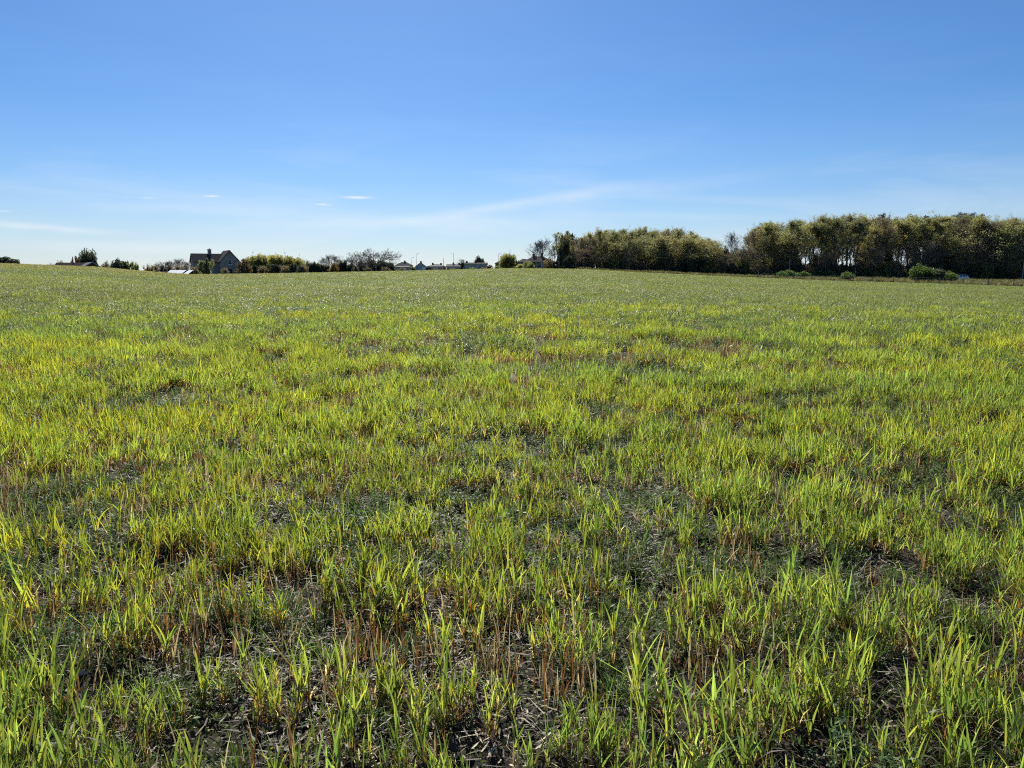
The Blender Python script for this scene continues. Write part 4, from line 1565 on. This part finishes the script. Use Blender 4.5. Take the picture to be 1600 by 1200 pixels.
for px, py, wp, kk, lab in ((629, 418, 14, BT, 'brown twiggy bush before the pale long shed'), (645, 416, 10, BG, 'green bush between hip roofed house and gabled house'), (670, 417.5, 12, BD, 'dark bush right of the white box van'),
                            (682, 418.5, 10, BT, 'low brown bush before the grey cottage'), (694.5, 416, 8, BR, 'rusty bush at the foot of the dark pole'), (708, 418.5, 14, BT, 'brown bush before the pale cottage row'),
                            (722.5, 410, 9, BD, 'dark narrow bush between cottage row and terrace'), (738, 417.5, 16, BG, 'green bush before the long terrace'), (755, 418, 14, BT, 'brown low bush before the far end of the terrace'), (807, 407, 9, BD, 'dark bush between budding shrub and pale cottage')):
    bush(kk[0], lab, None, px, 366 if px < 800 else 262, py, wp)
place(BARE[0], 'bare_tree', 'small leafless tree above the pale cottage row', 'tree', None, 722, 415, 403, 1.5)
bush(BRD[0], 'round dark evergreen crown behind the long pale terrace', None, 749, 418, 401, 19, 'round_tree', 'tree')
bush(BR[1], 'reddish low bush at the end of the long terrace', None, 765, 380, 414, 13)
bush(BG[0], 'low green hedge before the half hidden brown roofed house', None, 778, 300, 415, 16, 'hedge_shrub')
bush(BY[0], 'budding yellow green shrub with upright shoots by the brown roofed house', None, 793, 250, 396.5, 30)
bush(BG[1], 'small green shrub before the chimneyed house', None, 826, 232, 409, 20)
bush(BY[1], 'yellowish shrub before the pale rendered cottage', None, 812, 236, 413, 14)
bush(BT[0], 'dark twiggy shrub right of the chimneyed house', None, 858, 226, 404, 26)
bush(BD[1], 'dark shrub at the foot of the slim trees', None, 872, 212, 408, 20)
bush(BG[0], 'green low shrub between the slim trees', None, 884, 203, 412, 16)

# ---------------------------------------------------------------- the car on the lane
cx = (1503.5 - 800) / FX * 190
cy = road_y(cx)
cr = empty('car', (cx, cy, gz(cx, cy) + 0.11), math.pi + R(2))
cr.rotation_euler = (0, 0, R(1))
HW = 0.86


def loft(outline, hw_low, hw_high, z_break, inset):
    """closed side outline (x,z) widened to a body with tumblehome"""
    mb = MB()
    n = len(outline)
    ring = []
    for s, k in ((-1, 0.90), (-1, 1.0), (1, 1.0), (1, 0.90)):
        row = []
        cxm = sum(x_ for x_, z_ in outline) / n
        czm = sum(z_ for x_, z_ in outline) / n
        for x_, z_ in outline:
            f = max(0, min(1, (z_ - z_break) / 0.6))
            hw = hw_low + (hw_high - hw_low) * f
            if k < 1:
                xx, zz, yy = x_, z_, s * hw
            else:
                xx, zz, yy = cxm + (x_ - cxm) * (1.0), z_, s * (hw - inset)
            row.append((xx, yy, zz))
        ring.append(row)
    # order: outer left, inner top seam left, inner right, outer right -> simple bevelled shell
    ring = [[(cxm + (a - cxm) * 0.985, b, czm + (c - czm) * 0.96) for a, b, c in ring[0]], ring[1], ring[2], [(cxm + (a - cxm) * 0.985, b, czm + (c - czm) * 0.96) for a, b, c in ring[3]]]
    for row in ring:
        mb.v += row
    mb.f.append(tuple(range(n)))
    mb.f.append(tuple(3 * n + n - 1 - i for i in range(n)))
    for k in range(3):
        for i in range(n):
            j = (i + 1) % n
            mb.f.append((k * n + i, (k + 1) * n + i, (k + 1) * n + j, k * n + j))
    return mb


body = [(-2.05, 0.35), (-2.10, 0.55), (-2.02, 0.74), (-1.6, 0.86), (-1.05, 0.95), (-0.6, 0.98), (1.7, 0.98), (2.0, 0.92), (2.08, 0.6), (2.0, 0.32), (1.72, 0.24), (1.55, 0.55), (1.25, 0.66), (0.95, 0.55), (0.80, 0.24),
        (-0.85, 0.24), (-1.0, 0.55), (-1.3, 0.66), (-1.6, 0.55), (-1.75, 0.24)]
bo = loft(body, HW, HW, 2, 0.08).build('body', 'car_paint', cr)
cabin = [(-1.0, 0.97), (-0.35, 1.40), (0.1, 1.49), (0.9, 1.49), (1.45, 1.40), (1.88, 0.97)]
loft(cabin, HW - 0.02, HW - 0.22, 0.95, 0.05).build('cabin', 'car_paint', cr)
for sy in (-1, 1):
    for pts_ in ([(-0.72, 1.02), (-0.26, 1.36), (0.28, 1.40), (0.28, 1.02)], [(0.36, 1.02), (0.36, 1.40), (0.95, 1.40), (1.02, 1.02)], [(1.10, 1.02), (1.04, 1.39), (1.32, 1.34), (1.60, 1.02)]):
        g = MB()
        y_of = lambda z_: sy * (HW - 0.02 - 0.2 * max(0, min(1, (z_ - 0.95) / 0.6)) + 0.012)
        g.v = [(a, y_of(b), b) for a, b in pts_] + [(a, y_of(b) - sy * 0.03, b) for a, b in pts_]
        n_ = len(pts_)
        g.f = [tuple(range(n_)), tuple(range(2 * n_ - 1, n_ - 1, -1))] + [(i, (i + 1) % n_, n_ + (i + 1) % n_, n_ + i) for i in range(n_)]
        g.build('window', 'glass', cr)
    for dx_ in (0.32, 1.06):
        hnd = MB()
        hnd.box((dx_ - 0.1, sy * (HW - 0.0), 0.90), (0.18, 0.05, 0.03))
        hnd.build('handle', 'car_paint', cr)
    mr = MB()
    mr.box((-0.62, sy * (HW + 0.08), 1.05), (0.12, 0.2, 0.13))
    mr.build('mirror', 'car_paint', cr)
    hl = MB()
    hl.box((-2.0, sy * 0.62, 0.68), (0.16, 0.34, 0.13))
    hl.build('headlight', 'lamp_lens', cr)
    tl = MB()
    tl.box((2.0, sy * 0.68, 0.80), (0.12, 0.2, 0.26))
    tl.build('tail_light', 'tail_lens', cr)
    for wx in (-1.3, 1.25):
        wh = empty('wheel', (wx, sy * (HW - 0.12), 0.31))
        wh.parent = cr
        ty = MB()
        ty.tube((0, -0.1, 0), (0, 0.1, 0), 0.31, 0.31, 18)
        ty.build('tyre', 'rubber', wh, True)
        rm_ = MB()
        rm_.tube((0, sy * 0.09, 0), (0, sy * 0.115, 0), 0.20, 0.18, 14)
        rm_.build('rim', 'galvanised', wh)
ws = MB()
ws.v = [(-0.99, -0.68, 1.0), (-0.99, 0.68, 1.0), (-0.42, 0.60, 1.385), (-0.42, -0.60, 1.385), (-0.96, -0.68, 0.98), (-0.96, 0.68, 0.98), (-0.40, 0.60, 1.36), (-0.40, -0.60, 1.36)]
ws.f = [(0, 1, 2, 3), (7, 6, 5, 4), (0, 4, 5, 1), (1, 5, 6, 2), (2, 6, 7, 3), (3, 7, 4, 0)]
ws.build('windscreen', 'glass', cr)
tag(cr, 'white hatchback car driving along the lane in front of the wood', 'car')
